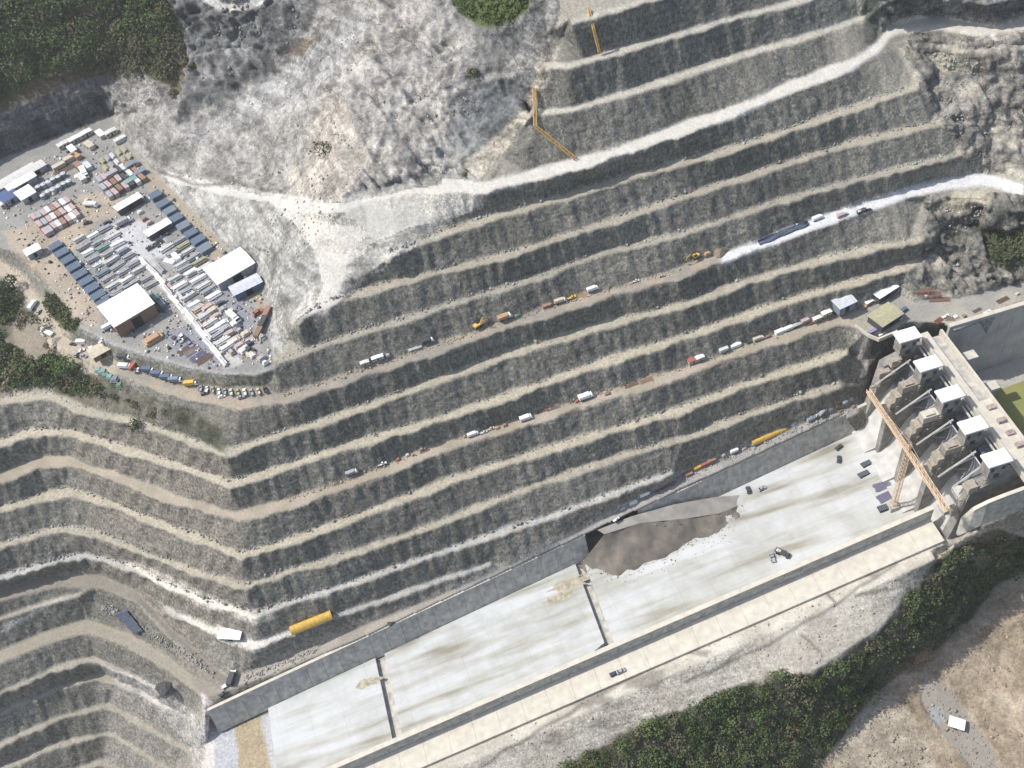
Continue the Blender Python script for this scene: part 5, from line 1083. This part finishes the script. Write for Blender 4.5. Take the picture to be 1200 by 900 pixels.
# blue sheets
def sheet(pts, label, m, dz=.9):
    """loose sheet draped over a rock face"""
    n = 10; mb = MB(); a, b, c, d = pts
    for j in range(n + 1):
        for i in range(n + 1):
            u, v = i / n, j / n; x = (a[0] * (1 - u) + b[0] * u) * (1 - v) + (d[0] * (1 - u) + c[0] * u) * v; y = (a[1] * (1 - u) + b[1] * u) * (1 - v) + (d[1] * (1 - u) + c[1] * u) * v
            p = G(x, y); w_ = .25 * math.sin(i * 1.9 + j) + .2 * math.sin(j * 2.3 - i); mb.v.append((p.x, p.y - dz - w_, p.z + dz * .8))
    for j in range(n):
        for i in range(n): k = j * (n + 1) + i; mb.f.append((k, k + 1, k + n + 2, k + n + 1))
    o = tag(mb.make('tarpaulin', m, smooth=True), label, 'tarpaulin'); md = o.modifiers.new('thick', 'SOLIDIFY'); md.thickness = .05; return o
sheet([(886,281),(945,258),(947,263),(889,287)], 'dark blue tarpaulin over the rock face above the white ledge road', mat('blue_sheet', (.10,.12,.17), rough=.6, var=.3))
sheet([(134,718),(148,713),(168,738),(160,743)], 'dark blue tarpaulin on the bank between the two haul road branches', mat('slate_sheet', (.09,.11,.15), rough=.6, var=.3), 1.1)
# boulders and rubble: nobody could count them
def boulders(name, pts, rlo, rhi, m, label, seed=1, at=None):
    rr = np.random.RandomState(seed); base = np.array([(-1,-1,-1),(1,-1,-1),(1,1,-1),(-1,1,-1),(-1,-1,1),(1,-1,1),(1,1,1),(-1,1,1)], float) * .6; fq = np.array([(0,3,2,1),(4,5,6,7),(0,1,5,4),(1,2,6,5),(2,3,7,6),(3,0,4,7)])
    V, Q = [], []
    for k, (x, y) in enumerate(pts):
        g = (at or G)(x, y); r = rr.uniform(rlo, rhi) * (1.8 if rr.rand() < .08 else 1); v = base * (1 + rr.uniform(-.45, .45, (8, 3))); v[4:] *= [.65, .65, 1]; a = rr.uniform(0, 6.3)
        v = v @ np.array([[math.cos(a), math.sin(a), 0], [-math.sin(a), math.cos(a), 0], [0, 0, .8]]) * r + np.array([g.x, g.y, g.z + r * .25]); V.append(v); Q.append(fq + 8 * k)
    me = np_mesh(name, np.concatenate(V), np.concatenate(Q)); me.materials.append(m); o = bpy.data.objects.new(name, me); col.objects.link(o); return tag(o, label, 'rubble', None, 'stuff')
STONE = mat('stone', (.38, .365, .33), scale=.5, var=.25, bump=.4); STONE_D = mat('dark_stone', (.24, .235, .22), scale=.5, var=.25, bump=.4); STONE_B = mat('brown_stone', (.36, .30, .23), scale=.5, var=.25, bump=.4)
boulders('boulders', scatter([(965,890),(1010,830),(1060,790),(1100,765),(1150,720),(1200,680),(1240,680),(1240,940),(950,930)], 1500, 31), .25, .75, STONE_B, 'loose brown stones all over the spoil ground at lower right', 2)
boulders('boulders', scatter([(520,895),(800,765),(960,692),(1110,632),(1060,690),(1030,735),(950,785),(860,800),(735,852),(660,897),(600,925)], 260, 32), .15, .5, STONE, 'pale loose stones on the rock slope below the cream ledge', 3)
boulders('boulders', scatter([(330,225),(200,205),(230,130),(300,120),(420,30),(540,20),(560,150),(500,212),(400,236),(330,330),(300,300)], 1500, 33), .2, .75, STONE, 'loose stones strewn over the pale scoured slope', 4)
boulders('boulders', scatter([(210,100),(250,10),(370,0),(350,60),(270,130)], 380, 37), .5, 1.3, STONE_D, 'dark blocky rocks on the upper slope right of the forest', 14)
boulders('boulders', scatter([(1065,60),(1200,45),(1230,200),(1150,190),(1090,120)], 500, 34) + scatter([(1085,245),(1215,235),(1215,325),(1120,335),(1085,300)], 300, 35), .3, .85, STONE, 'broken rocks on the rough slope at the right edge', 5)
def strip(line, w, n, seed):
    rr = random.Random(seed); out = []
    for _ in range(n):
        k = rr.randrange(len(line) - 1); t = rr.random(); out.append((line[k][0] * (1 - t) + line[k + 1][0] * t, line[k][1] * (1 - t) + line[k + 1][1] * t + rr.gauss(0, w)))
    return out
YP = [(5,205),(60,182),(130,150),(165,195),(250,276),(300,328),(316,372),(318,428),(250,434),(160,410),(95,380),(40,300),(5,270)]
for c, n, l in (('white', 420, 'white scraps and small boxes strewn over the work yard'), ('dark', 420, 'small dark scrap strewn over the work yard'), ('beige', 300, 'beige timber and crates strewn over the work yard'), ('rust', 160, 'rusty scrap strewn over the work yard'), ('slate', 300, 'grey blue scrap strewn over the work yard')):
    boulders('scrap', scatter(YP, n, 70 + n + len(l)), .3, .95, paintm(c), l, 80 + len(l))
boulders('rubble', strip([(676,667),(722,683),(790,651),(845,629),(873,597)], 7, 160, 48) + scatter([(676,664),(712,628),(760,614),(840,604),(868,592),(845,626),(790,648),(722,679)], 700, 49), .1, .4, mat('earth_clods', (.25,.215,.17), var=.25, scale=.5), 'brown clods and stones on and around the foot of the earth ramp', 9, at=lambda x, y: GS(x, y) if y > 640 or x > 800 else W(x, y, -48.5 - max(0, (y - 613 + (x - 708) * .12)) * .3))
boulders('rubble', strip([(285,796),(330,778),(375,760)], 2.5, 160, 41) + strip([(945,497),(1005,470)], 4, 260, 42) + strip([(120,712),(140,718),(175,742),(215,765),(250,790)], 3, 260, 43) + strip([(735,592),(850,538),(940,502)], 3, 300, 44), .25, .75, STONE, 'grey rubble lining the edges of the haul roads', 6)
boulders('rubble', strip([(p[0], p[1] - 4) for p in TI(8) if p[0] > 330 and p[0] < 830], 1.5, 500, 45) + strip([(p[0], p[1] - 5) for p in TI(11) if p[0] > 280], 1.5, 600, 46), .2, .6, STONE_B, 'brown rubble and debris at the foot of the faces along the ledge roads', 7)
for k in (5, 6, 7, 9, 10, 12, 13, 14):
    l = [(p[0], p[1] - T[k][2] + 1) for p in TI(k)]; boulders('rubble', strip(l, 1.2, 420, 50 + k), .2, .7, STONE if k % 2 else STONE_D, 'fallen stones on the %s pale ledge counted from the top' % {5: 'fifth', 6: 'sixth', 7: 'seventh', 9: 'ninth', 10: 'tenth', 12: 'twelfth', 13: 'thirteenth', 14: 'fourteenth'}[k], 60 + k)
# ------------------------------------------------------------------ air
hz = MB().box(-7100, 7100, -6100, 8100, -246, 402).make('haze', None); hz['kind'] = 'stuff'; hz['label'] = 'thin pale haze in the air over the whole site'; hz['category'] = 'haze'
m = bpy.data.materials.new('haze_air'); m.use_nodes = True; t = m.node_tree; t.nodes.remove(t.nodes['Principled BSDF'])
v = t.nodes.new('ShaderNodeVolumePrincipled'); v.inputs['Color'].default_value = (.97, .95, .90, 1); v.inputs['Density'].default_value = .00013; v.inputs['Anisotropy'].default_value = .3
t.links.new(v.outputs[0], t.nodes['Material Output'].inputs['Volume']); hz.data.materials.append(m)
